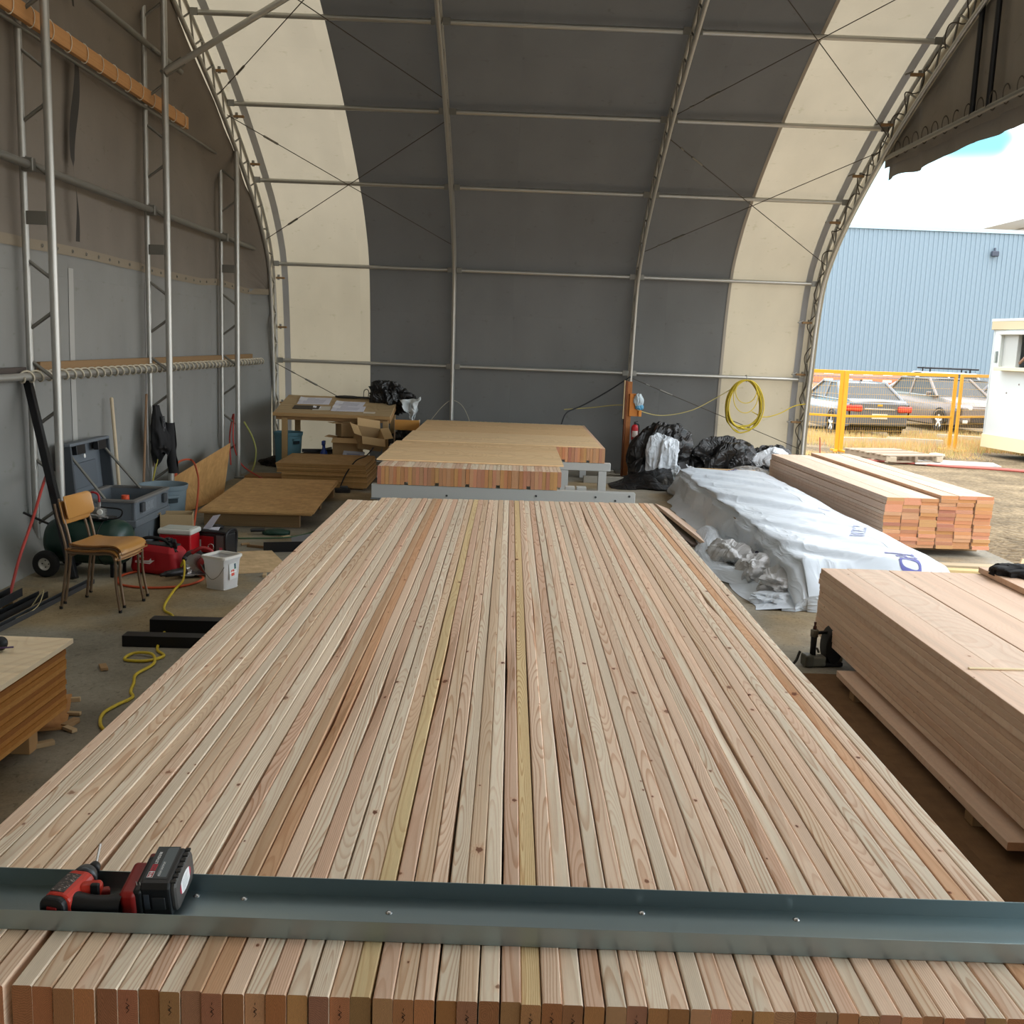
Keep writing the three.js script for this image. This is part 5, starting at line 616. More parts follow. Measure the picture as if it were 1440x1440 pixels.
// sloping plan table
{
  const t = thing('plan_table', 'brown plywood plan table with a sloping top under the cream fabric', 'table', [-2.7, 0, -16.15]), tm = new THREE.MeshPhysicalMaterial({ map: plyTex, color: lin('#bfb6a4'), roughness: 0.75 }), a = 0.19;
  const top = new THREE.Group(); top.name = 'top'; top.position.set(0, 0.985, 0); top.rotation.x = a; t.add(top);
  mesh('board', rbox(1.78, 0.022, 1.16, 0.002), tm, top); mesh('front_lip', rbox(1.78, 0.05, 0.02, 0.002), M('#b08c5c', 0.75), top, [0, -0.005, 0.575]); mesh('front_rail', rbox(1.7, 0.08, 0.035, 0.003), M('#8e6c44', 0.75), top, [0, -0.055, 0.53]); mesh('right_rail', rbox(0.035, 0.1, 1.06, 0.003), M('#a37c4e', 0.75), top, [0.87, -0.05, 0]);
  for (const [x, z, h] of [[-0.72, 0.5, 0.83], [0.82, 0.5, 0.83], [-0.72, -0.46, 1.02], [0.82, -0.46, 1.02]]) mesh('leg', rbox(0.085, h, 0.05, 0.004), M('#a9895c', 0.75), t, [x, h / 2, z]);
  const at = (x, d) => [-2.7 + x, 0.985 + 0.0125 - d * Math.sin(a) + 0.0, -16.15 + d * Math.cos(a)];   // d runs down the slope
  const pr = canvasTex(128, 96, (c) => { c.fillStyle = '#dedeec'; c.fillRect(0, 0, 128, 96); c.fillStyle = '#9a9ab0'; for (let i = 0; i < 9; i++) c.fillRect(20, 24 + i * 7, 60 + (i * 29) % 30, 2); c.fillRect(20, 10, 40, 4); });
  const pm = new THREE.MeshPhysicalMaterial({ map: pr, roughness: 0.8 });
  const paper = (label, x, d, w, h, turn, m = pm, name = 'paper_sheet', cat = 'paper', th = 0.004) => { const [X, Y, Z] = at(x, d), o = thing(name, label, cat, [X, Y + th / 2 + 0.002, Z], 0); o.rotation.set(a, turn, 0, 'XYZ'); mesh('sheet', rbox(w, th, h, 0.0006), m, o); if (name === 'paper_sheet') mesh('curled_corner', grid(4, 2, (u, v) => [-w / 2 + 0.12 * u, th / 2 + 0.012 * (1 - u) * (1 - u), -h / 2 + v * h * 0.5]), M('#e6e6f0', 0.8), o); return o; };
  paper('large white drawing sheet at the left of the sloping table', -0.4, -0.22, 0.5, 0.42, 0.05); paper('white drawing sheet in the middle of the sloping table, upper of the pair', 0.17, -0.08, 0.46, 0.34, -0.03); paper('white drawing sheet in the middle of the sloping table, lower of the pair', 0.2, 0.2, 0.5, 0.3, 0.02, pm, 'paper_sheet', 'paper', 0.009); paper('small pale notepad between the drawings on the sloping table', -0.21, 0.22, 0.27, 0.22, 0.1, M('#cfc8bb', 0.8)); paper('small white card at the right front of the sloping table', 0.55, 0.38, 0.18, 0.09, 0, M('#d8cdbd', 0.8), 'card', 'card'); paper('dark brown folder under the large drawing on the sloping table', -0.45, 0.2, 0.4, 0.2, 0.03, M('#3c332a', 0.7), 'folder', 'folder', 0.008);
  const tr = thing('hand_tool', 'dark hand tool with a wire loop lying at the back edge of the sloping table', 'tool', [-2.62, 1.095, -16.62]); mesh('body', crumple(0.11, 1.8, 0.35, 0.5, 0.12, 1.5, 9, 10), mat.black, tr); mesh('wire_loop', tube([[0.26, 0.0, 0], [0.27, 0.13, 0], [0.31, 0.15, 0], [0.34, 0.12, 0], [0.33, 0.0, 0]], 0.008, 24, 6), mat.galvDark, tr); mesh('tail', rbox(0.3, 0.03, 0.05, 0.008), mat.black, tr, [0.28, 0.015, 0.02]);
  const bb = thing('rubbish_bag', 'black plastic bag bulging over the right end of the sloping table', 'bag', [-1.72, 0.0, -16.5]); mesh('bag', (() => { const g = crumple(0.3, 0.85, 2.0, 0.6, 0.4, 1.9, 12, 22); return g; })(), mat.blackSheet, bb); mesh('upper_fold', crumple(0.26, 1.1, 0.9, 0.6, 0.5, 2.2, 31, 18, false), mat.blackSheet, bb, [-0.2, 1.12, 0.02]);
  const wp = thing('paper_sheet', 'crumpled white wrapping hanging out of the black bag beside the table', 'wrapping', [-1.58, 0.88, -16.3]); mesh('sheet', grid(14, 14, (u, v) => [(u - 0.5) * 0.34 * (1 - 0.85 * v) + 0.06 * v + 0.02 * noise(v * 6, 3), 0.24 + 0.05 * u - v * 0.36 + 0.03 * noise(u * 5, v * 3), 0.05 * Math.sin(u * 9 + v * 5) + 0.05 * noise(u * 5, v * 6)]), M('#ccd2d4', 0.6, 0, { side: THREE.DoubleSide }), wp);
}
// chair behind the far panels
{
  const t = thing('school_chair', 'wooden-backed chair standing between the sloping table and the rear far panel', 'chair', [-1.58, 0, -15.9], 0.0); mesh('backrest', rbox(0.38, 0.16, 0.014, 0.006), M('#c98f45', 0.5), t, [0, 0.75, 0.0]); for (const x of [-0.19, 0.19]) { mesh('side_tube', tube([[x, 0, -0.02], [x, 0.4, 0.0], [x, 0.84, -0.012]], 0.012, 16, 8), M('#b89f86', 0.5), t); mesh('leg', tube([[x, 0.4, 0], [x, 0.42, -0.3], [x, 0.38, -0.36], [x, 0, -0.4]], 0.012, 20, 8), M('#b89f86', 0.5), t); } mesh('seat', rbox(0.4, 0.014, 0.38, 0.006), M('#c98f45', 0.5), t, [0, 0.44, -0.19]);
}
// cartons and oddments under the table
function carton(label, pos, w, h, d, turn, tilt, fl = [0.8, 1.2, 0.7, 1.0], m = mat.cardboard) {
  const t = thing('carton', label, 'box', pos, 0, 'cardboard cartons by the sloping table'); t.rotation.set(tilt[0], turn, tilt[1]);
  for (const [W, D, x, z] of [[0.005, d, -w / 2, 0], [0.005, d, w / 2, 0], [w, 0.005, 0, d / 2], [w, 0.005, 0, -d / 2]]) mesh('side', rbox(W, h, D, 0.001), m, t, [x, h / 2, z]); mesh('bottom', rbox(w, 0.005, d, 0.001), m, t, [0, 0.003, 0]); mesh('inside', rbox(w - 0.012, 0.004, d - 0.012, 0.001), M('#6f5a45', 0.9), t, [0, 0.012, 0]);
  [[-w / 2, 0, -1, 0], [w / 2, 0, 1, 0], [0, d / 2, 0, 1], [0, -d / 2, 0, -1]].forEach(([x, z, sx, sz], i) => { const p = new THREE.Group(); p.name = i ? 'flap_00' + i : 'flap'; p.position.set(x, h, z); t.add(p); const L = 0.13, f = mesh('board', rbox(sx ? L : w, 0.004, sx ? d : L, 0.001), M('#b6966a', 0.85), p, [sx * L / 2, 0, sz * L / 2]); p.rotation.set(sz * (fl[i] - 0.4), 0, -sx * (fl[i] - 0.4)); });
  return t;
}
carton('open cardboard carton tipped towards the right on top of the heap under the table', [-2.12, 0.48, -15.35], 0.36, 0.22, 0.3, 0.35, [0.5, -0.35], [0.2, 0.1, 0.9, -0.2]);
carton('cardboard carton under the tipped one, its flaps open', [-2.42, 0.3, -15.45], 0.4, 0.27, 0.3, -0.05, [0, 0.0], [0.3, 0.9, 0.9, 0.2]);
carton('lower cardboard carton with a white sheet lying on it', [-2.4, 0.001, -15.4], 0.58, 0.295, 0.34, 0.02, [0, 0], [1.2, 1.2, 1.0, 1.2]);
carton('cardboard carton behind, close under the table top', [-2.45, 0.577, -15.62], 0.3, 0.2, 0.26, 0.5, [0, 0.0], [0.4, 0.1, 0.2, 0.3]);
{
  const w = thing('paper_sheet', 'white printed sheet on the front of the lower carton', 'paper', [-2.3, 0.335, -15.2]); w.rotation.set(0.6, -0.05, 0); mesh('sheet', rbox(0.32, 0.004, 0.16, 0.0008), M('#b9bcc8', 0.8), w); mesh('print', rbox(0.2, 0.001, 0.05, 0.0003), M('#8d93a8', 0.8), w, [0, 0.0026, 0.0]);
  const b = thing('spray_bottle', 'deep blue plastic bottle beside the cartons under the table', 'bottle', [-2.78, 0.001, -15.42]); mesh('body', lathe([[0, 0], [0.06, 0], [0.065, 0.02], [0.065, 0.26], [0.05, 0.34], [0.025, 0.39], [0.022, 0.44], [0, 0.44]], 20), M('#1f3c8a', 0.35), b); mesh('trigger', rbox(0.05, 0.07, 0.1, 0.012), M('#203a80', 0.4), b, [0, 0.475, 0.02]);
  const bk = thing('carton', 'dark flattened carton leaning under the left of the sloping table', 'box', [-2.95, 0.001, -15.8], 0.3); mesh('panel', rbox(0.5, 0.02, 0.4, 0.003), M('#3d352e', 0.8), bk, [0, 0.2, 0], [0.5, 0, 0.25]); mesh('side', rbox(0.5, 0.2, 0.02, 0.003), M('#4b4036', 0.8), bk, [0, 0.1, 0.1]); mesh('black_edge', rbox(0.5, 0.05, 0.05, 0.006), mat.black, bk, [0, 0.33, 0.16]);
  const r = thing('roll', 'pale rolled drawing leaning by the cartons at the corner of the rear far panel', 'roll', [-1.83, 0.0, -15.2]); bar('tube', V(-0.12, 0.02, 0.1), V(0.1, 0.5, -0.1), 0.035, M('#b7b0ae', 0.7), r, 16);
}
// pile of brown sheets at the back
{
  const r = rng(19), ms = ['#e8d6b6', '#d8c5a2', '#c8b594'].map((c) => new THREE.MeshPhysicalMaterial({ map: osbTex, color: lin(c), roughness: 0.8 })), N = 12, T = 0.0265;
  for (let i = 0; i < N; i++) sheetThing('board_sheet', layerName(i, N) + ' sheet in the pile of brown sheets in front of the sloping table', [-2.52 + (i > 6 ? (i > 8 ? -0.03 : -0.015) : 0.02) + (r() - 0.5) * 0.015, 0.03 + i * T, -14.45 + (r() - 0.5) * 0.02], 1.16 + (i > 6 ? 0.05 : 0), 1.22, T - 0.0012 - (i === 7 || i === 9 ? 0.004 : 0), 0.02 + (r() - 0.5) * 0.01, ms[i % 3], 'sheets of the brown pile');
  const b = thing('bearer', 'thin bearer under the pile of brown sheets', 'bearer', [-2.52, 0, -14.45]); mesh('timber', rbox(1.1, 0.029, 1.0, 0.004), mat.oldWood, b, [0, 0.0145, 0]);
  hose('dark cable falling over the front of the pile of brown sheets', [[-1.98, 0.47, -15.0], [-2.02, 0.4, -14.6], [-2.1, 0.37, -13.95], [-2.2, 0.2, -13.8], [-2.26, 0.02, -13.72]], 0.009, M('#1c1715', 0.7), 40, 'cable', 'cable');
  const c = thing('charger', 'small black charger on the floor in front of the pile of brown sheets', 'charger', [-2.2, 0, -13.62], 0.2); mesh('body', rbox(0.2, 0.06, 0.12, 0.012), mat.black, c, [0, 0.031, 0]); mesh('dock', rbox(0.1, 0.03, 0.08, 0.008), M('#3a4046', 0.6), c, [0.02, 0.073, 0]);
  const hp = thing('debris_heap', 'low heap of dark scraps and offcuts in the corner by the wall', 'debris', [-3.6, 0, -16.3]); mesh('heap', crumple(0.3, 1.0, 0.5, 0.9, 0.3, 2.6, 17, 20), M('#2e2722', 0.9), hp); hp.userData.kind = 'stuff'; delete hp.userData.category;
  sheetThing('ply_offcut', 'pale offcut on the floor by the wall behind the flat brown sheets', [-3.45, 0.001, -14.75], 0.62, 0.4, 0.05, 0.05, new THREE.MeshPhysicalMaterial({ map: plyTex, color: lin('#a38463'), roughness: 0.85 }), 'plywood offcuts on the floor');
}
// ---------------------------------------------------------------- right side: wrapped bundle, black sheeting, nailer
{
  const t = thing('wrapped_bundle', 'lumber bundle in white plastic wrap lying between the near panel and the far right stack', 'bundle', [0, 0, 0]);
  const white = new THREE.MeshPhysicalMaterial({ color: lin('#cbd5df'), roughness: 0.42, bumpMap: rep(foldBump, 1, 1), bumpScale: 0.02, side: THREE.DoubleSide });
  const X0 = 2.43, X1 = 3.72, H = 0.37, ZA = -8.05, ZB = -14.85;
  const surf = (u, v) => {   // u crosses from the left foot over the top to the right foot, v runs from near to far
    const z = mixf(ZA, ZB, v), foot = 0.14 + 0.12 * noise(z * 1.6, 1) + 0.22 * sstep(-10.6, -9.0, z), P = [[X0 - foot, 0.004], [X0 - 0.06 - 0.05 * noise(z * 1.3, 4), 0.1], [X0 - 0.03, 0.3], [X0 + 0.05, H - 0.01], [X0 + 0.3, H], [X1 - 0.3, H + 0.01], [X1 - 0.04, H - 0.005], [X1 + 0.01, 0.3], [X1 + 0.03, 0.004]];
    const f = u * (P.length - 1), i = Math.min(P.length - 2, Math.floor(f)), k = f - i; let x = mixf(P[i][0], P[i + 1][0], k), y = mixf(P[i][1], P[i + 1][1], k);
    const top = sstep(0.3, 0.42, u) * (1 - sstep(0.85, 0.95, u)), dia = (x - 2.4) * 0.6 + (z + 8) * 0.9;
    const dw = (z - 1.15 * x + 0.3 * noise(x * 1.1, z * 0.7, 7)) / 0.92, fr = dw - Math.floor(dw), tear = 0.05 * (fr < 0.8 ? fr / 0.8 : (1 - fr) / 0.2) * (1 - sstep(0.52, 0.82, u)) * (0.75 + 0.5 * noise(Math.floor(dw) * 2.3, x));
    y += top * (0.016 * fbm(x * 1.6, z * 0.9, 1, 2) + tear + 0.01 * ridge(x * 1.4 + z * 0.9, z * 0.8 - x * 0.5, 2, 2)); x += (1 - top) * 0.05 * noise(z * 3.4, y * 6, 3) + (u < 0.35 ? 0.05 * ridge(z * 1.3 + y * 1.2, y * 2.2, 5, 2) : 0);
    if (v < 0.04) y *= mixf(0.35, 1, v / 0.04); if (v > 0.97) y *= mixf(1, 0.4, (v - 0.97) / 0.03);
    return [x, Math.max(0.004, y), z];
  };
  mesh('wrap', grid(90, 190, surf, (u, v) => [u * 1.6, v * 5]), white, t);
  const endcap = grid(30, 6, (u, v) => { const a = surf(0.08 + u * 0.84, 0); return [a[0], mixf(0.004, a[1], v), a[2] + 0.02 * Math.sin(u * 20) * (1 - v)]; }); mesh('end_wrap', endcap, white, t);
  const core = mesh('lumber', rbox(X1 - X0 - 0.06, H - 0.07, ZA - ZB - 0.5, 0.01), mat.oldWood, t, [(X0 + X1) / 2, (H - 0.07) / 2, (ZA + ZB) / 2]);
  // blue print on the wrap: letters seen near its right edge
  const ink = (txt, w, h, size) => canvasTex(w, h, (c) => { c.fillStyle = '#000'; c.fillRect(0, 0, w, h); c.fillStyle = '#fff'; c.font = 'bold ' + size + 'px serif'; c.fillText(txt, 6, h * 0.76); });
  const decal = (name, txt, x, z, len, wid, turn, col, lift) => { const g = grid(16, 8, (u, v) => { const lx = (u - 0.5) * len, lz = (v - 0.5) * wid, X = x + lx * Math.cos(turn) + lz * Math.sin(turn), Z = z - lx * Math.sin(turn) + lz * Math.cos(turn); const y = topY(X, Z); return [X, y + lift, Z]; }, (u, v) => [u, 1 - v]); mesh(name, g, new THREE.MeshPhysicalMaterial({ color: lin(col), alphaMap: ink(txt, 256, 128, 120), transparent: true, roughness: 0.5 }), t); };
  const grid0 = []; const topY = (x, z) => { let b = 0.37, d = 9; const v = (z - ZA) / (ZB - ZA); for (let i = 30; i <= 88; i++) { const p = surf(i / 90, clamp(v)); if (Math.abs(p[0] - x) < d) { d = Math.abs(p[0] - x); b = p[1]; } } return b; };
  decal('print', 'oel', 3.42, -8.55, 0.8, 0.34, 1.35, '#4a4f9a', 0.006); decal('print', '5', 3.62, -8.3, 0.24, 0.2, 1.35, '#3a3f92', 0.006); decal('print', 'WEXL', 3.42, -9.7, 0.7, 0.2, 1.2, '#9aa3c8', 0.006); decal('print', 'W', 3.55, -11.2, 0.3, 0.2, 1.2, '#9aa3c8', 0.006); decal('print', 'TIM', 3.2, -14.6, 0.22, 0.1, 0.1, '#555a9c', 0.006); 
  // crumpled spare wrap at the near-left foot
  const fold = (name, pos, r, sx, sy, sz, seed, turn, m = white) => mesh(name, crumple(r, sx, sy, sz, 0.34, 1.7, seed, 14), m, t, pos, [0, turn, 0]);
  const loose = new THREE.MeshPhysicalMaterial({ color: lin('#b4b6b8'), roughness: 0.45, bumpMap: rep(foldBump, 1, 1), bumpScale: 0.03 });
  fold('loose_fold', [2.22, 0, -9.75], 0.34, 0.62, 0.62, 1.5, 3, 0.1, loose); fold('loose_fold', [2.32, 0, -9.05], 0.28, 0.8, 0.8, 1.1, 8, -0.3, loose); fold('loose_fold', [2.55, 0, -8.55], 0.34, 1.1, 0.7, 0.9, 13, 0.5, loose); fold('loose_fold', [2.42, 0.0, -8.25], 0.2, 1.6, 0.5, 0.7, 21, -0.2, white);
  mesh('loose_hem', grid(60, 6, (u, v) => { const z = mixf(-11.3, -8.0, u), x = 1.98 + 0.75 * sstep(-9.1, -8.0, z) + 0.12 * Math.sin(z * 2.1), w = v * 0.32; return [x + w, 0.012 + 0.11 * Math.sin(v * Math.PI) * (0.6 + 0.4 * noise(z * 2, 3)) + 0.05 * v, z]; }), white, t);
  const foot = (txt, u0, u1, z0, z1, col) => mesh('print', grid(12, 10, (u, v) => { const p = surf(mixf(u0, u1, v), (mixf(z0, z1, u) - ZA) / (ZB - ZA)); return [p[0] - 0.014, p[1] + 0.012, p[2]]; }, (u, v) => [1 - u, v]), new THREE.MeshPhysicalMaterial({ color: lin(col), alphaMap: ink(txt, 256, 128, 120), transparent: true, roughness: 0.5, side: THREE.DoubleSide }), t);
  foot('QA', 0.03, 0.2, -9.95, -9.35, '#2a2a4e'); foot('5', 0.05, 0.2, -9.2, -8.95, '#26384a');
  const w = thing('plank', 'reddish plank leaning against the left side of the white wrapped bundle', 'plank', [2.12, 0.02, -11.2]); w.rotation.set(0, 0.06, -0.35); mesh('board', plankGeo(0.19, 0.038, 2.9, 7), [mat.plank, mat.lumberEnd], w, [0, 0, 1.0]);
  const b2 = thing('board', 'dark thin board lying beside the reddish plank on the floor', 'board', [1.93, 0, -11.6], 0.1); mesh('board', rbox(0.08, 0.03, 1.9, 0.003), M('#4d3f36', 0.8), b2, [0, 0.015, 0]);
}
{
  const bk = mat.blackSheet, wh = new THREE.MeshPhysicalMaterial({ color: lin('#c6ccd2'), roughness: 0.45, bumpMap: rep(foldBump, 1, 1), bumpScale: 0.04 });
  const a = thing('black_sheeting', 'tall heap of black plastic sheeting with a white lining showing, against the dark far wall', 'plastic sheeting', [2.3, 0, -16.0]);
  mesh('black_heap', crumple(0.52, 0.82, 1.72, 0.6, 0.34, 1.7, 2, 20), bk, a, [0.14, 0, -0.1]); mesh('black_fold', crumple(0.3, 0.8, 1.3, 0.8, 0.36, 1.9, 6, 18), bk, a, [-0.14, 0, 0.15]); mesh('white_lining', crumple(0.33, 0.72, 2.1, 0.55, 0.32, 2.1, 11, 16), wh, a, [0.1, 0.06, 0.32]); mesh('white_fold', crumple(0.24, 1.15, 1.2, 0.8, 0.36, 2.3, 15, 14), wh, a, [0.4, 0.02, 0.36]);
  mesh('black_skirt', grid(30, 10, (u, v) => [-0.75 + u * 0.95, 0.3 * Math.sin(u * 1.5) * (1 - v) + 0.01 + 0.03 * noise(u * 6, v * 4), 0.3 + v * 0.75 + 0.1 * noise(u * 4, 2)]), bk, a);
  mesh('hanging_edge', grid(6, 24, (u, v) => [0.28 + u * 0.1 + 0.03 * Math.sin(v * 6), 0.36 * (1 - v) * (1 - v) + 0.01 + 0.02 * u, 0.55 + v * 2.6]), new THREE.MeshPhysicalMaterial({ color: lin('#3c3d3f'), roughness: 0.4, side: THREE.DoubleSide }), a);
  const b = thing('black_sheeting', 'low heap of black plastic sheeting with white folds, below the yellow hose coil', 'plastic sheeting', [3.72, 0, -16.2]);
  mesh('black_heap', crumple(0.5, 1.05, 1.3, 0.6, 0.36, 1.9, 23, 20), bk, b, [-0.25, 0, 0]); mesh('black_fold', crumple(0.4, 0.95, 1.45, 0.7, 0.36, 1.9, 29, 18), bk, b, [0.38, 0, -0.05]); mesh('white_fold', crumple(0.22, 1.25, 1.3, 0.5, 0.3, 2, 33, 12), wh, b, [0.45, 0.3, 0.2]); mesh('white_edge', grid(24, 6, (u, v) => { const q = (u - 0.5) * 2; return [q * 0.38, 0.34 - 0.16 * v - 0.12 * q * q * (1 - v), 0.46 + 0.05 * Math.cos(q * 2) - 0.06 * v]; }), wh, b);
  sheetThing('carton_sheet', 'flat brown cardboard lying behind the far end of the white bundle', [3.35, 0.001, -15.4], 0.9, 0.5, 0.28, 0, mat.cardboard, undefined, 'cardboard');
}
// coil nailer
{
  const t = thing('coil_nailer', 'black and grey pneumatic coil nailer standing on the floor against the near right stack', 'nailer', [2.12, 0, -6.62], 0.15); const grey = M('#7c7a6e', 0.45, 0.4), dk = M('#111112', 0.5);
  mesh('head', rbox(0.13, 0.07, 0.08, 0.015, 3), grey, t, [-0.02, 0.04, 0.02]); mesh('head_cap', rbox(0.06, 0.08, 0.09, 0.012, 2), M('#5b5a50', 0.5, 0.3), t, [-0.075, 0.045, 0.02]); mesh('grip', lathe([[0, 0], [0.02, 0], [0.019, 0.05], [0.021, 0.13], [0, 0.13]], 16), dk, t, [-0.03, 0.075, 0]); mesh('end_cap', lathe([[0, 0], [0.026, 0], [0.026, 0.045], [0.02, 0.05], [0, 0.05]], 16), grey, t, [-0.03, 0.2, 0]); mesh('air_fitting', lathe([[0, 0], [0.012, 0], [0.012, 0.02], [0.007, 0.024], [0.009, 0.05], [0, 0.05]], 10), M('#5a3c38', 0.4, 0.6), t, [-0.03, 0.25, 0]);
  bar('brace', V(-0.01, 0.225, 0), V(0.07, 0.23, 0), 0.012, dk, t); const mg = lathe([[0, -0.055], [0.07, -0.055], [0.078, -0.045], [0.078, 0.045], [0.07, 0.055], [0, 0.055]], 28); mg.rotateX(Math.PI / 2); mg.scale(0.8, 1.6, 1); mesh('magazine', mg, dk, t, [0.1, 0.14, 0]); mesh('nose', rbox(0.04, 0.19, 0.05, 0.006), grey, t, [0.155, 0.12, -0.01], [0, 0, 0.08]); mesh('trigger', rbox(0.014, 0.04, 0.014, 0.004), grey, t, [0.004, 0.105, 0], [0, 0, 0.5]); mesh('magazine_foot', rbox(0.16, 0.03, 0.1, 0.008), dk, t, [0.09, 0.016, 0]);
  hose('dark air hose on the floor running from under the panel to the coil nailer', [[1.4, 0.012, -6.75], [1.75, 0.012, -6.65], [1.96, 0.012, -6.6], [2.0, 0.1, -6.6]], 0.009, M('#2a2926', 0.6), 30);
}
// ---------------------------------------------------------------- outside
{
  // blue clad building
  const t = thing('blue_building', 'long pale blue building clad in ribbed metal sheets beyond the parked cars', 'building', [12.5, 0, -45]); const blue = M('#80929e', 0.5, 0.1), H = 7.55;
  const P = []; for (let i = 0; i < 4; i++) { const x = i * 0.2; P.push([x, 0], [x + 0.12, 0], [x + 0.135, 0.035], [x + 0.185, 0.035]); } P.push([0.8, 0]);
  const pg = (() => { const pos = [], ix = []; P.forEach(([x, z]) => pos.push(x, 0, z, x, H, z)); for (let i = 0; i < P.length - 1; i++) ix.push(2 * i, 2 * i + 2, 2 * i + 3, 2 * i, 2 * i + 3, 2 * i + 1); const g = new THREE.BufferGeometry(); g.setAttribute('position', new THREE.Float32BufferAttribute(pos, 3)); g.setIndex(ix); const n = g.toNonIndexed(); n.computeVertexNormals(); return n; })();
  for (let i = 0; i < 38; i++) mesh('cladding_panel', pg, blue, t, [i * 0.8, 0, 0]);
  mesh('eaves_trim', rbox(30.6, 0.16, 0.1, 0.01), M('#a9c4d2', 0.5), t, [15.2, H, 0.04]); mesh('roof', new THREE.BoxGeometry(30.4, 0.2, 14), M('#9aa6ad', 0.7), t, [15.2, H - 0.1, -7.05]); mesh('end_wall', new THREE.BoxGeometry(0.1, H - 0.2, 14), blue, t, [0.06, (H - 0.2) / 2, -7.05]); mesh('end_wall', new THREE.BoxGeometry(0.1, H - 0.2, 14), blue, t, [30.34, (H - 0.2) / 2, -7.05]);
  const l = thing('wall_light', 'small dark floodlight fixed high on the blue ribbed wall', 'light', [20.44, 6.62, -44.86]); mesh('body', rbox(0.3, 0.22, 0.16, 0.03), M('#3b4250', 0.5), l, [0, 0, 0.02]); mesh('bracket', rbox(0.06, 0.2, 0.1, 0.01), M('#4a5260', 0.5), l, [0, 0.15, -0.03]);
  const v = thing('roof_vent', 'white vent pipe with a cap standing on the roof of the blue building', 'vent', [19.1, 7.55, -47]); bar('pipe', V(0, 0, 0), V(0, 0.95, 0), 0.06, mat.white, v, 12); mesh('cap', cyl(0.06, 0.16, 0.12, 16), mat.white, v, [0, 0.98, 0]);
  const h = thing('pale_building', 'pale flat-roofed building with an orange band behind the blue building', 'building', [35.3, 0, -66]); const wht = M('#cfd0cf', 0.7);
  mesh('roof_slab', rbox(12, 0.35, 9, 0.03), wht, h, [2.6, 11.2, -2]); mesh('wall', rbox(9, 11, 7, 0.05), M('#d8d5cf', 0.8), h, [3.2, 5.5, -2.5]); for (const x of [-3.2, 0.2]) mesh('column', rbox(0.4, 11, 0.4, 0.03), wht, h, [x, 5.5, 2.2]); mesh('orange_band', rbox(7, 1.1, 0.3, 0.02), M('#c8553a', 0.6), h, [4.2, 10.1, 2.3]); mesh('parapet', rbox(3.6, 0.5, 0.2, 0.02), M('#b85a48', 0.7), h, [-4.6, 8.9, 2.2]); mesh('balcony_slab', rbox(9, 0.3, 5, 0.03), M('#b8b6b2', 0.7), h, [0.5, 8.6, 0]);
}
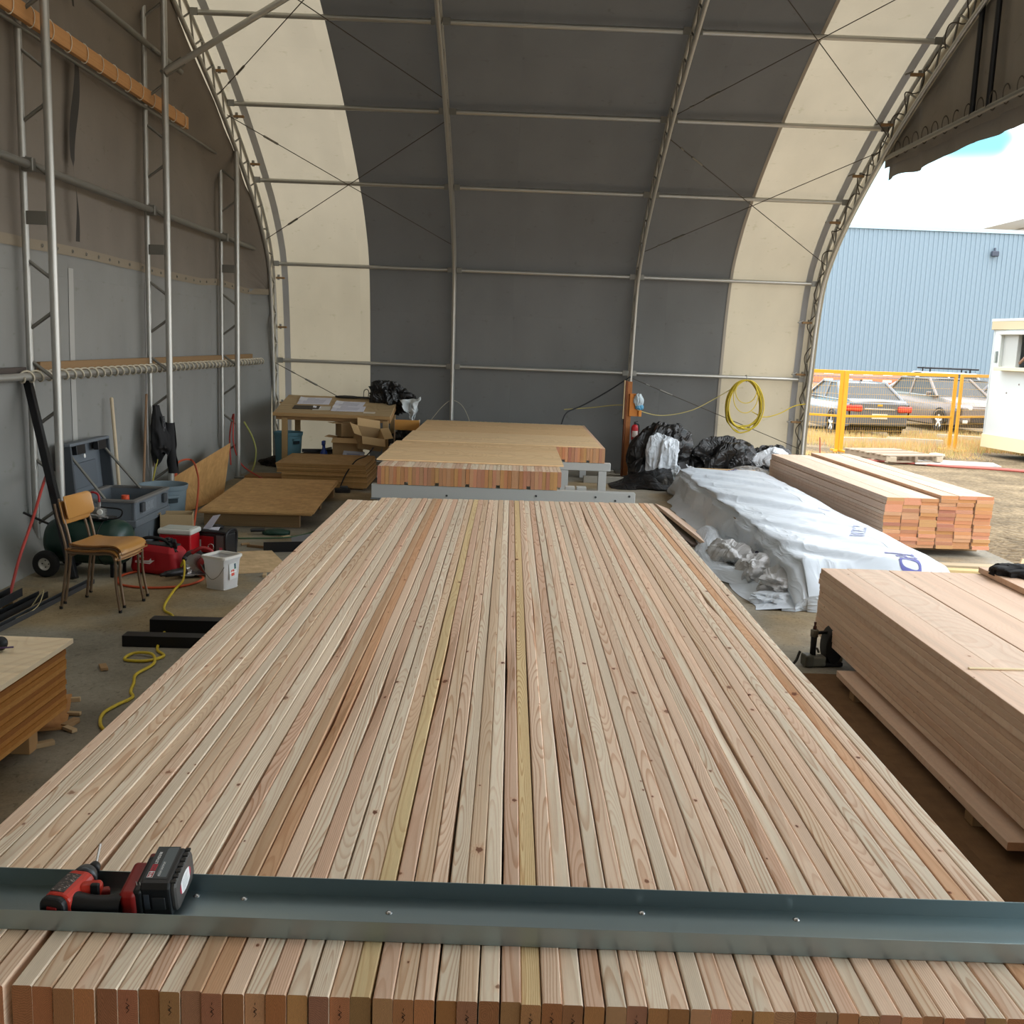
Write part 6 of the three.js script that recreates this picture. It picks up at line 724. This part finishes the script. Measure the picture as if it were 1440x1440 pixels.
// white trailer
{
  const th = 0.148, t = thing('site_trailer', 'white site trailer with an open barred window at the right edge', 'trailer', [10.79, 0, -23.3], th), w = M('#c4cacb', 0.55), cr = M('#d8cda9', 0.7);   // local: side wall faces -x and runs along +z
  const L = 6, Hh = 2.95, wy0 = 1.95, wy1 = 2.66, wz0 = 0.5, wz1 = 2.6;
  mesh('side_wall', (() => { const s = new THREE.Shape([[0, 0.3], [L, 0.3], [L, Hh], [0, Hh]].map((p) => new THREE.Vector2(...p))); s.holes.push(new THREE.Path([[wz0, wy0], [wz1, wy0], [wz1, wy1], [wz0, wy1]].map((p) => new THREE.Vector2(...p)))); const g = new THREE.ExtrudeGeometry(s, { depth: 0.06, bevelEnabled: false }); g.rotateY(-Math.PI / 2); return g; })(), w, t, [0.06, 0, 0]);
  mesh('end_wall', new THREE.BoxGeometry(2.4, Hh - 0.3, 0.06), w, t, [1.2, 0.3 + (Hh - 0.3) / 2, 0.03]); mesh('end_wall', new THREE.BoxGeometry(2.4, Hh - 0.3, 0.06), w, t, [1.2, 0.3 + (Hh - 0.3) / 2, L - 0.03]); mesh('back_wall', new THREE.BoxGeometry(0.06, Hh - 0.3, L - 0.12), w, t, [2.37, 0.3 + (Hh - 0.3) / 2, L / 2]); mesh('roof', new THREE.BoxGeometry(2.5, 0.06, L + 0.08), w, t, [1.2, Hh + 0.03, L / 2]); mesh('roof_trim', rbox(0.06, 0.2, L + 0.06, 0.01), M('#b5a788', 0.7), t, [-0.02, Hh - 0.08, L / 2]); mesh('floor_pan', new THREE.BoxGeometry(2.4, 0.08, L), M('#3a3631', 0.9), t, [1.2, 0.28, L / 2]);
  mesh('skirt', rbox(0.05, 0.3, L, 0.01), cr, t, [-0.01, 0.3, L / 2]);
  mesh('window_sill', rbox(0.22, 0.08, wz1 - wz0 + 0.16, 0.01), cr, t, [-0.09, wy0 - 0.03, (wz0 + wz1) / 2]); mesh('window_head', rbox(0.2, 0.07, wz1 - wz0 + 0.1, 0.01), M('#c9cdc8', 0.6), t, [-0.08, wy1 + 0.03, (wz0 + wz1) / 2]); mesh('window_jamb', rbox(0.16, wy1 - wy0, 0.05, 0.006), M('#b9bcb8', 0.6), t, [-0.06, (wy0 + wy1) / 2, wz0 - 0.02]); mesh('shutter', rbox(0.1, wy1 - wy0, 0.5, 0.01), M('#a9aba8', 0.6), t, [-0.02, (wy0 + wy1) / 2, wz0 + 0.25]);
  bar('window_bar', V(0.02, wy0 + 0.1, wz0 + 0.5), V(0.02, wy1 - 0.02, wz0 + 1.3), 0.03, M('#8a6a58', 0.7), t); mesh('hinge', rbox(0.06, 0.26, 0.06, 0.01), M('#9aa09c', 0.5, 0.4), t, [-0.05, wy0 + 0.22, wz0 - 0.25]);
  for (const z of [0.6, 3.6]) { const wh = lathe([[0.12, -0.1], [0.3, -0.11], [0.34, -0.06], [0.34, 0.06], [0.3, 0.11], [0.12, 0.1]], 24); wh.rotateZ(Math.PI / 2); mesh('wheel', wh, mat.rubber, t, [0.35, 0.34, z + 1.4]); }
  mesh('notice', new THREE.PlaneGeometry(0.22, 0.42), new THREE.MeshPhysicalMaterial({ map: canvasTex(64, 128, (c) => { c.fillStyle = '#e6e8e6'; c.fillRect(0, 0, 64, 128); c.fillStyle = '#9aa0a4'; c.beginPath(); c.moveTo(32, 4); c.lineTo(46, 26); c.lineTo(18, 26); c.fill(); for (let i = 0; i < 5; i++) c.fillRect(12, 34 + i * 8, 40 - (i % 3) * 8, 4); c.fillStyle = '#6a6c70'; c.fillRect(8, 78, 52, 6); c.fillStyle = '#e2c94a'; c.fillRect(14, 90, 34, 34); }), roughness: 0.6 }), t, [-0.006, 0.82, 1.9], [0, -Math.PI / 2, 0]);
  for (const [y, z] of [[1.25, 2.15], [1.6, 1.1], [1.4, 0.7]]) mesh('rust_spot', cyl(0.02, 0.02, 0.004, 10), M('#7a6f68', 0.8), t, [-0.004, y, z], [0, 0, Math.PI / 2]);
}
// yellow temporary fence
function fencePanel(label, A, B, H = 1.76) {
  const t = thing('mesh_fence', label, 'fence', [A[0], 0, A[1]], Math.atan2(-(B[1] - A[1]), B[0] - A[0]), 'yellow mesh fence panels'), L = Math.hypot(B[0] - A[0], B[1] - A[1]), y = mat.yellowPaint;
  for (const x of [0.03, L - 0.03]) mesh('post', rbox(0.085, H, 0.045, 0.006), y, t, [x, H / 2, 0]); mesh('top_rail', rbox(L, 0.075, 0.04, 0.006), y, t, [L / 2, H - 0.035, 0]); mesh('middle_rail', rbox(L, 0.05, 0.035, 0.005), y, t, [L / 2, 0.78, 0]);
  const g = []; for (let x = 0.08; x < L - 0.05; x += 0.062) g.push(barGeo([x, 0.16, 0.012], [x, H - 0.05, 0.012], 0.0028, 4)); for (let yy = 0.3; yy < H - 0.1; yy += 0.16) g.push(barGeo([0.05, yy, 0.016], [L - 0.05, yy, 0.016], 0.0028, 4)); stuff(mesh('wire_mesh', mergeGeometries(g), M('#d2a44a', 0.5, 0.2), t));
  for (const x of [0.03, L - 0.03]) mesh('foot', rbox(0.08, 0.05, 0.6, 0.01), y, t, [x, 0.025, 0]); return t;
}
fencePanel('long yellow mesh fence panel in front of the two cars, between two posts', [7.22, -22.25], [10.16, -23.5]); fencePanel('yellow mesh fence panel at the left, running behind the right arch', [4.6, -23.4], [7.2, -22.3], 1.76); fencePanel('yellow mesh fence panel at the right, running behind the white trailer', [10.3, -23.6], [13.3, -25.4], 1.76);
// cars
function car(label, pos, turn, paint, o) {   // local: nose towards -z, origin under the middle
  const t = thing('car', label, 'car', pos, turn), L = o.L, W = o.W, pm = M(paint, 0.32, 0.35, { clearcoat: 0.6, clearcoatRoughness: 0.1 }), glass = M('#343c3f', 0.3, 0, { specularIntensity: 0.45 });
  const st = o.stations;   // [z, y sill, y shoulder, half width at the sill, half width at the shoulder]
  const ringAt = (s) => { const [z, y0, y1, w0, w1] = s, q = []; const prof = [[-w0, y0], [-w0 * 1.02, y0 + (y1 - y0) * 0.3], [-w1 * 1.0, y0 + (y1 - y0) * 0.62], [-w1 * 0.97, y0 + (y1 - y0) * 0.88], [-w1 * 0.88, y1], [0, y1 + 0.015]]; prof.forEach((p) => q.push(p)); [...prof].reverse().slice(1).forEach(([x, y]) => q.push([-x, y])); return q.map(([x, y]) => [x, y, z]); };
  const rings = st.map(ringAt), n = rings[0].length; mesh('body', toCreasedNormals(grid(n - 1, rings.length - 1, (u, v) => rings[Math.round(v * (rings.length - 1))][Math.round(u * (n - 1))]).toNonIndexed(), 0.7), pm, t);
  for (const [k, nm] of [[0, 'front_bumper'], [rings.length - 1, 'rear_bumper']]) { const s = st[k]; mesh(nm, rbox(s[4] * 1.86, (s[2] - s[1]) * 0.98, 0.14, 0.05, 3), pm, t, [0, (s[1] + s[2]) / 2, s[0] + (k ? -0.02 : 0.02)]); }
  // greenhouse
  const g = o.cabin, b = st.find((s) => s[0] >= g.zf) ?? st[2], cab = (w, y, z) => [w, y, z]; const base = o.shoulder - 0.01, top = o.roof, wb = W / 2 * 0.9, wt = W / 2 * 0.7;
  const C = { fl: [-wb, base, g.zf], fr: [wb, base, g.zf], rl: [-wb, base, g.zr], rr: [wb, base, g.zr], tfl: [-wt, top - 0.04, g.tf], tfr: [wt, top - 0.04, g.tf], trl: [-wt, top - 0.05, g.tr], trr: [wt, top - 0.05, g.tr] };
  const pane = (name, a, b2, c, d) => mesh(name, grid(6, 4, (u, v) => { const lo = a.map((q, i) => mixf(q, b2[i], u)), hi = d.map((q, i) => mixf(q, c[i], u)); return lo.map((q, i) => mixf(q, hi[i], v)); }), glass, t);
  pane('windscreen', C.fl, C.fr, C.tfr, C.tfl); pane('rear_window', C.rr, C.rl, C.trl, C.trr); pane('side_window', C.rl, C.fl, C.tfl, C.trl); pane('side_window', C.fr, C.rr, C.trr, C.tfr);
  mesh('roof', grid(12, 14, (u, v) => { const x = (u - 0.5) * 2, z = mixf(g.tf - 0.03, g.tr + 0.03, v), e = Math.abs(x); return [x * wt * 1.04, top - 0.05 * Math.pow(e, 4) - 0.05 * Math.pow(Math.abs(v - 0.45) * 2, 3), z]; }), pm, t);
  for (const [a, c] of [[C.fl, C.tfl], [C.fr, C.tfr], [C.rl, C.trl], [C.rr, C.trr]]) bar('pillar', V(...a), V(...c), 0.045, pm, t, 8); for (const s of [-1, 1]) { bar('pillar', V(s * wb, base, (g.zf + g.zr) / 2 + 0.1), V(s * wt, top - 0.05, (g.tf + g.tr) / 2), 0.04, pm, t, 8); bar('window_trim', V(s * wb * 1.01, base + 0.015, g.zf), V(s * wb * 1.01, base + 0.015, g.zr), 0.016, mat.chrome, t, 6); bar('roof_edge', V(s * wt, top - 0.045, g.tf), V(s * wt, top - 0.05, g.tr), 0.035, pm, t, 6); mesh('mirror', rbox(0.16, 0.11, 0.1, 0.03, 2), pm, t, [s * (wb + 0.1), base + 0.08, g.zf + 0.3]); }
  for (const z of [o.axF, o.axR]) for (const s of [-1, 1]) { const wg = new THREE.Group(); wg.name = partName(t, 'wheel'); wg.position.set(s * (W / 2 - 0.1), 0.32, z); t.add(wg); const ty = lathe([[0.2, -0.1], [0.29, -0.11], [0.32, -0.08], [0.32, 0.08], [0.29, 0.11], [0.2, 0.1]], 28); ty.rotateZ(Math.PI / 2); mesh('tyre', ty, mat.rubber, wg); const rm = cyl(0.205, 0.205, 0.14, 24); rm.rotateZ(Math.PI / 2); mesh('rim', rm, M('#5f6264', 0.5, 0.4), wg); for (let i = 0; i < 5; i++) { const sp = mesh('spoke', rbox(0.02, 0.19, 0.06, 0.006), M('#e2dfd8', 0.4, 0.4), wg, [s * 0.085, 0.1 * Math.cos(i * 1.2566), 0.1 * Math.sin(i * 1.2566)], [i * 1.2566, 0, 0]); } mesh('wheel_arch', new THREE.TorusGeometry(0.37, 0.045, 6, 20, Math.PI), mat.black, t, [s * (W / 2 - 0.04), 0.32, z], [0, Math.PI / 2, 0]); }
  const zr = st[st.length - 1][0], zf = st[0][0];
  for (const s of [-1, 1]) { mesh('tail_light', rbox(0.42, 0.17, 0.1, 0.05, 2), M('#c23020', 0.3), t, [s * (W / 2 - 0.26), o.shoulder - 0.19, zr + 0.03], [0, s * 0.3, 0]); mesh('headlight', rbox(0.42, 0.15, 0.14, 0.05, 2), M('#d8dcdc', 0.2, 0.3), t, [s * (W / 2 - 0.3), o.shoulder - 0.27, zf + 0.05], [0, -s * 0.35, 0]); }
  mesh('number_plate', rbox(0.4, 0.13, 0.02, 0.004), M('#d6ccb4', 0.6), t, [0, o.shoulder - 0.38, zr + 0.07]); mesh('trunk_trim', rbox(0.8, 0.045, 0.03, 0.008), mat.chrome, t, [0, o.shoulder - 0.2, zr + 0.06]); mesh('badge', rbox(0.14, 0.05, 0.02, 0.006), M('#d9a83a', 0.3, 0.6), t, [0, o.shoulder - 0.1, zr + 0.05]);
  mesh('grille', rbox(0.9, 0.16, 0.03, 0.01), mat.black, t, [0, 0.42, zf - 0.06]); for (const s of [-1, 1]) mesh('fog_light', rbox(0.16, 0.09, 0.03, 0.02), M('#c9c5ba', 0.3), t, [s * 0.62, 0.36, zf - 0.05]); mesh('underbody', rbox(W * 0.8, 0.12, L * 0.8, 0.02), mat.black, t, [0, 0.22, 0]);
  mesh('antenna', rbox(0.03, 0.06, 0.09, 0.008), mat.black, t, [0, top + 0.02, g.tr - 0.15]); return t;
}
const sedanSt = [[-2.3, 0.3, 0.68, 0.72, 0.78], [-2.1, 0.22, 0.78, 0.82, 0.86], [-1.3, 0.2, 0.9, 0.88, 0.91], [-0.7, 0.2, 0.95, 0.89, 0.92], [0.5, 0.2, 0.98, 0.89, 0.92], [1.4, 0.22, 1.0, 0.88, 0.91], [2.1, 0.28, 1.0, 0.82, 0.86], [2.3, 0.34, 0.95, 0.74, 0.8]];
car('dark grey sedan with red tail lights seen from behind through the yellow fence', [9.45, -0.02, -28.7], 0.02, '#62676c', { L: 4.7, W: 1.84, stations: sedanSt, shoulder: 0.97, roof: 1.44, axF: -1.4, axR: 1.36, cabin: { zf: -1.05, zr: 1.75, tf: -0.25, tr: 0.95 } });
const suvSt = [[-2.2, 0.32, 0.78, 0.72, 0.8], [-2.0, 0.24, 0.9, 0.84, 0.88], [-1.1, 0.22, 1.0, 0.9, 0.92], [0.5, 0.22, 1.06, 0.9, 0.92], [1.6, 0.24, 1.08, 0.9, 0.92], [2.15, 0.32, 1.05, 0.82, 0.86]];
car('taupe hatchback facing right behind the right post of the yellow fence', [13.35, -0.02, -31.62], Math.PI + 0.13, '#6f655f', { L: 4.4, W: 1.84, stations: suvSt, shoulder: 1.02, roof: 1.55, axF: -1.35, axR: 1.3, cabin: { zf: -1.0, zr: 1.95, tf: -0.2, tr: 1.5 } });
car('dark car mostly hidden behind the white trailer', [16.2, -0.02, -35.5], 2.0, '#4c4f55', { L: 4.6, W: 1.84, stations: sedanSt, shoulder: 0.97, roof: 1.46, axF: -1.4, axR: 1.36, cabin: { zf: -1.05, zr: 1.75, tf: -0.25, tr: 0.95 } });
car('white van-like car with dark roof bars standing behind the two cars', [15.3, -0.02, -38.2], 1.45, '#c9cdce', { L: 4.4, W: 1.84, stations: suvSt, shoulder: 1.05, roof: 1.66, axF: -1.35, axR: 1.3, cabin: { zf: -1.0, zr: 1.95, tf: -0.2, tr: 1.6 } });
{
  const rr = thing('roof_rack', 'dark roof rack on the white van-like car', 'roof rack', [15.45, 1.66, -38.2], 1.45); for (const x of [-0.5, 0.5]) bar('rail', V(x, 0.1, -0.3), V(x, 0.1, 1.6), 0.03, mat.blackSteel, rr); for (const z of [-0.1, 0.6, 1.3]) bar('crossbar', V(-0.55, 0.11, z), V(0.55, 0.11, z), 0.025, mat.blackSteel, rr); for (const x of [-0.5, 0.5]) for (const z of [-0.1, 1.3]) bar('foot', V(x, -0.03, z), V(x, 0.1, z), 0.03, mat.blackSteel, rr);
  // stacked orange barriers beyond the sedan
  const oc = [M('#c77a5c', 0.7), M('#d69a80', 0.7)]; for (let i = 0; i < 6; i++) { const b = thing('barrier', ['bottom', 'second', 'third', 'fourth', 'fifth', 'top'][i] + ' board of the orange barrier stack behind the sedan', 'barrier', [13.4, 0.02 + i * 0.255, -40], 0, 'orange barriers behind the sedan'); mesh('board', rbox(4.6, 0.23, 0.3, 0.02), oc[i % 2], b, [0, 0.125, 0]); for (let k = 0; k < 6; k++) mesh('reflector', rbox(0.36, 0.1, 0.02, 0.005), M('#e6ded4', 0.5), b, [-1.9 + k * 0.76, 0.13, 0.155]); }
  [['long concrete kerb block behind the sedan', 8.75, -24.6, 0.1, 1.5], ['concrete kerb block left of the fence post in front of the taupe hatchback', 9.9, -24.9, -0.35, 1.3], ['concrete kerb block right of the fence post', 11.9, -26.4, -0.45, 1.6]].forEach(([l, x, z, a, L]) => { const k = thing('kerb_block', l, 'kerb block', [x, -0.03, z], a, 'concrete kerb blocks by the cars'); mesh('block', extrude([[-0.12, 0], [0.12, 0], [0.08, 0.16], [-0.08, 0.16]], L, 0.02).rotateY(Math.PI / 2), M('#b0a491', 0.9), k, [0, 0.02, 0]); });
  // pallet
  const p = thing('pallet', 'weathered wooden pallet lying on the dirt behind the far right stack', 'pallet', [7.9, 0, -21.0], 0.3), wm = [M('#a1917c', 0.9), M('#b3a48e', 0.9), M('#8d7c68', 0.9)]; for (let i = 0; i < 9; i++) mesh('deck_board', rbox(1.25, 0.02, 0.1, 0.003), wm[i % 3], p, [0.01 * (i % 2), 0.15, -0.7 + i * 0.175]); for (const x of [-0.55, 0, 0.55]) { mesh('stringer', rbox(0.06, 0.1, 1.55, 0.005), wm[2], p, [x, 0.09, 0]); } for (let i = 0; i < 4; i++) mesh('base_board', rbox(1.25, 0.02, 0.1, 0.003), wm[0], p, [0, 0.028, -0.66 + i * 0.44]); for (const x of [-0.55, 0.55]) mesh('end_block', rbox(0.14, 0.1, 0.14, 0.006), wm[1], p, [x, 0.09, 0.72]);
  const wd = thing('stake', 'thin red-brown stake standing outside by the foot of the right arch', 'stake', [5.6, 0, -18.2]); bar('rod', V(0.0, -0.03, 0), V(-0.06, 0.62, 0), 0.012, M('#a3503c', 0.6), wd);
  const sl = thing('flat_sheet', 'flat pale grey panel lying on the dirt beyond the far right stack', 'panel', [8.95, -0.015, -20.6], 0.05); mesh('panel', extrude([[-0.9, -0.4], [0.8, -0.5], [1.0, 0.2], [-0.6, 0.5]], 0.02, 0.003).rotateX(-Math.PI / 2), M('#b9b6ae', 0.8), sl, [0, 0.03, 0]);
  [['red hose lying across the dirt, nearer of two', 0, '#a8564a'], ['red hose lying across the dirt, farther of two', 0.16, '#b3675c']].forEach(([l, d, c]) => hose(l, [[7.3, 0.0, -20.6 - d], [8.0, 0.004, -20.35 - d * 0.6], [8.7, 0.004, -19.95 - d], [9.4, 0.006, -19.75 - d * 1.4], [10.4, 0.004, -19.3 - d], [11.5, 0.004, -19.0 - d]], 0.022, M(c, 0.6), 60));
  const rk = thing('rubble', 'pale broken concrete lump on the dry grass left of the fence post', 'rubble', [9.2, -0.02, -21.9], 0.4); mesh('lump', crumple(0.16, 1.3, 0.7, 0.9, 0.2, 1.6, 44, 8), M('#b8ac98', 0.9), rk);
  // dry grass, countless blades
  const gg = new THREE.BufferGeometry(); gg.setAttribute('position', new THREE.Float32BufferAttribute([-0.006, 0, 0, 0.006, 0, 0, 0.05, 1, 0.02, 0, 0, -0.006, 0, 0, 0.006, -0.04, 0.8, 0.03], 3)); gg.computeVertexNormals();
  const r = rng(55), N = 16000, im = new THREE.InstancedMesh(gg, M('#c7a65e', 0.9, 0, { side: THREE.DoubleSide }), N), D = new THREE.Object3D(), c = new THREE.Color(); im.name = 'dry_grass'; let n = 0;
  while (n < N) { const x = 5.6 + r() * 9, z = -18.6 - r() * 9.5, k = fbm(x * 0.7, z * 0.7, 6, 3); const zone = (z < -21.5 ? 0.45 : -0.1) + (z < -23.6 ? 0.1 : 0) + k; if (zone < 0.12 + r() * 0.35 || (x > 10.3 && z > -23) || (x > 7.1 && x < 8.7 && z > -21.8 && z < -20.2)) continue; const h = (z < -22.6 ? 0.22 : 0.1) * (0.4 + r()); D.position.set(x, -0.05, z); D.rotation.set((r() - 0.5) * 0.5, r() * 6.3, (r() - 0.5) * 0.5); D.scale.set(1, h, 1); D.updateMatrix(); im.setMatrixAt(n, D.matrix); c.setRGB(0.5 + r() * 0.25, 0.36 + r() * 0.17, 0.14 + r() * 0.1); im.setColorAt(n, c); n++; }
  im.userData = { kind: 'stuff', label: 'dry straw-coloured grass growing along the yellow fence' }; im.material.color.set('#ffffff'); scene.add(im);
}
renderer.render(scene, camera);
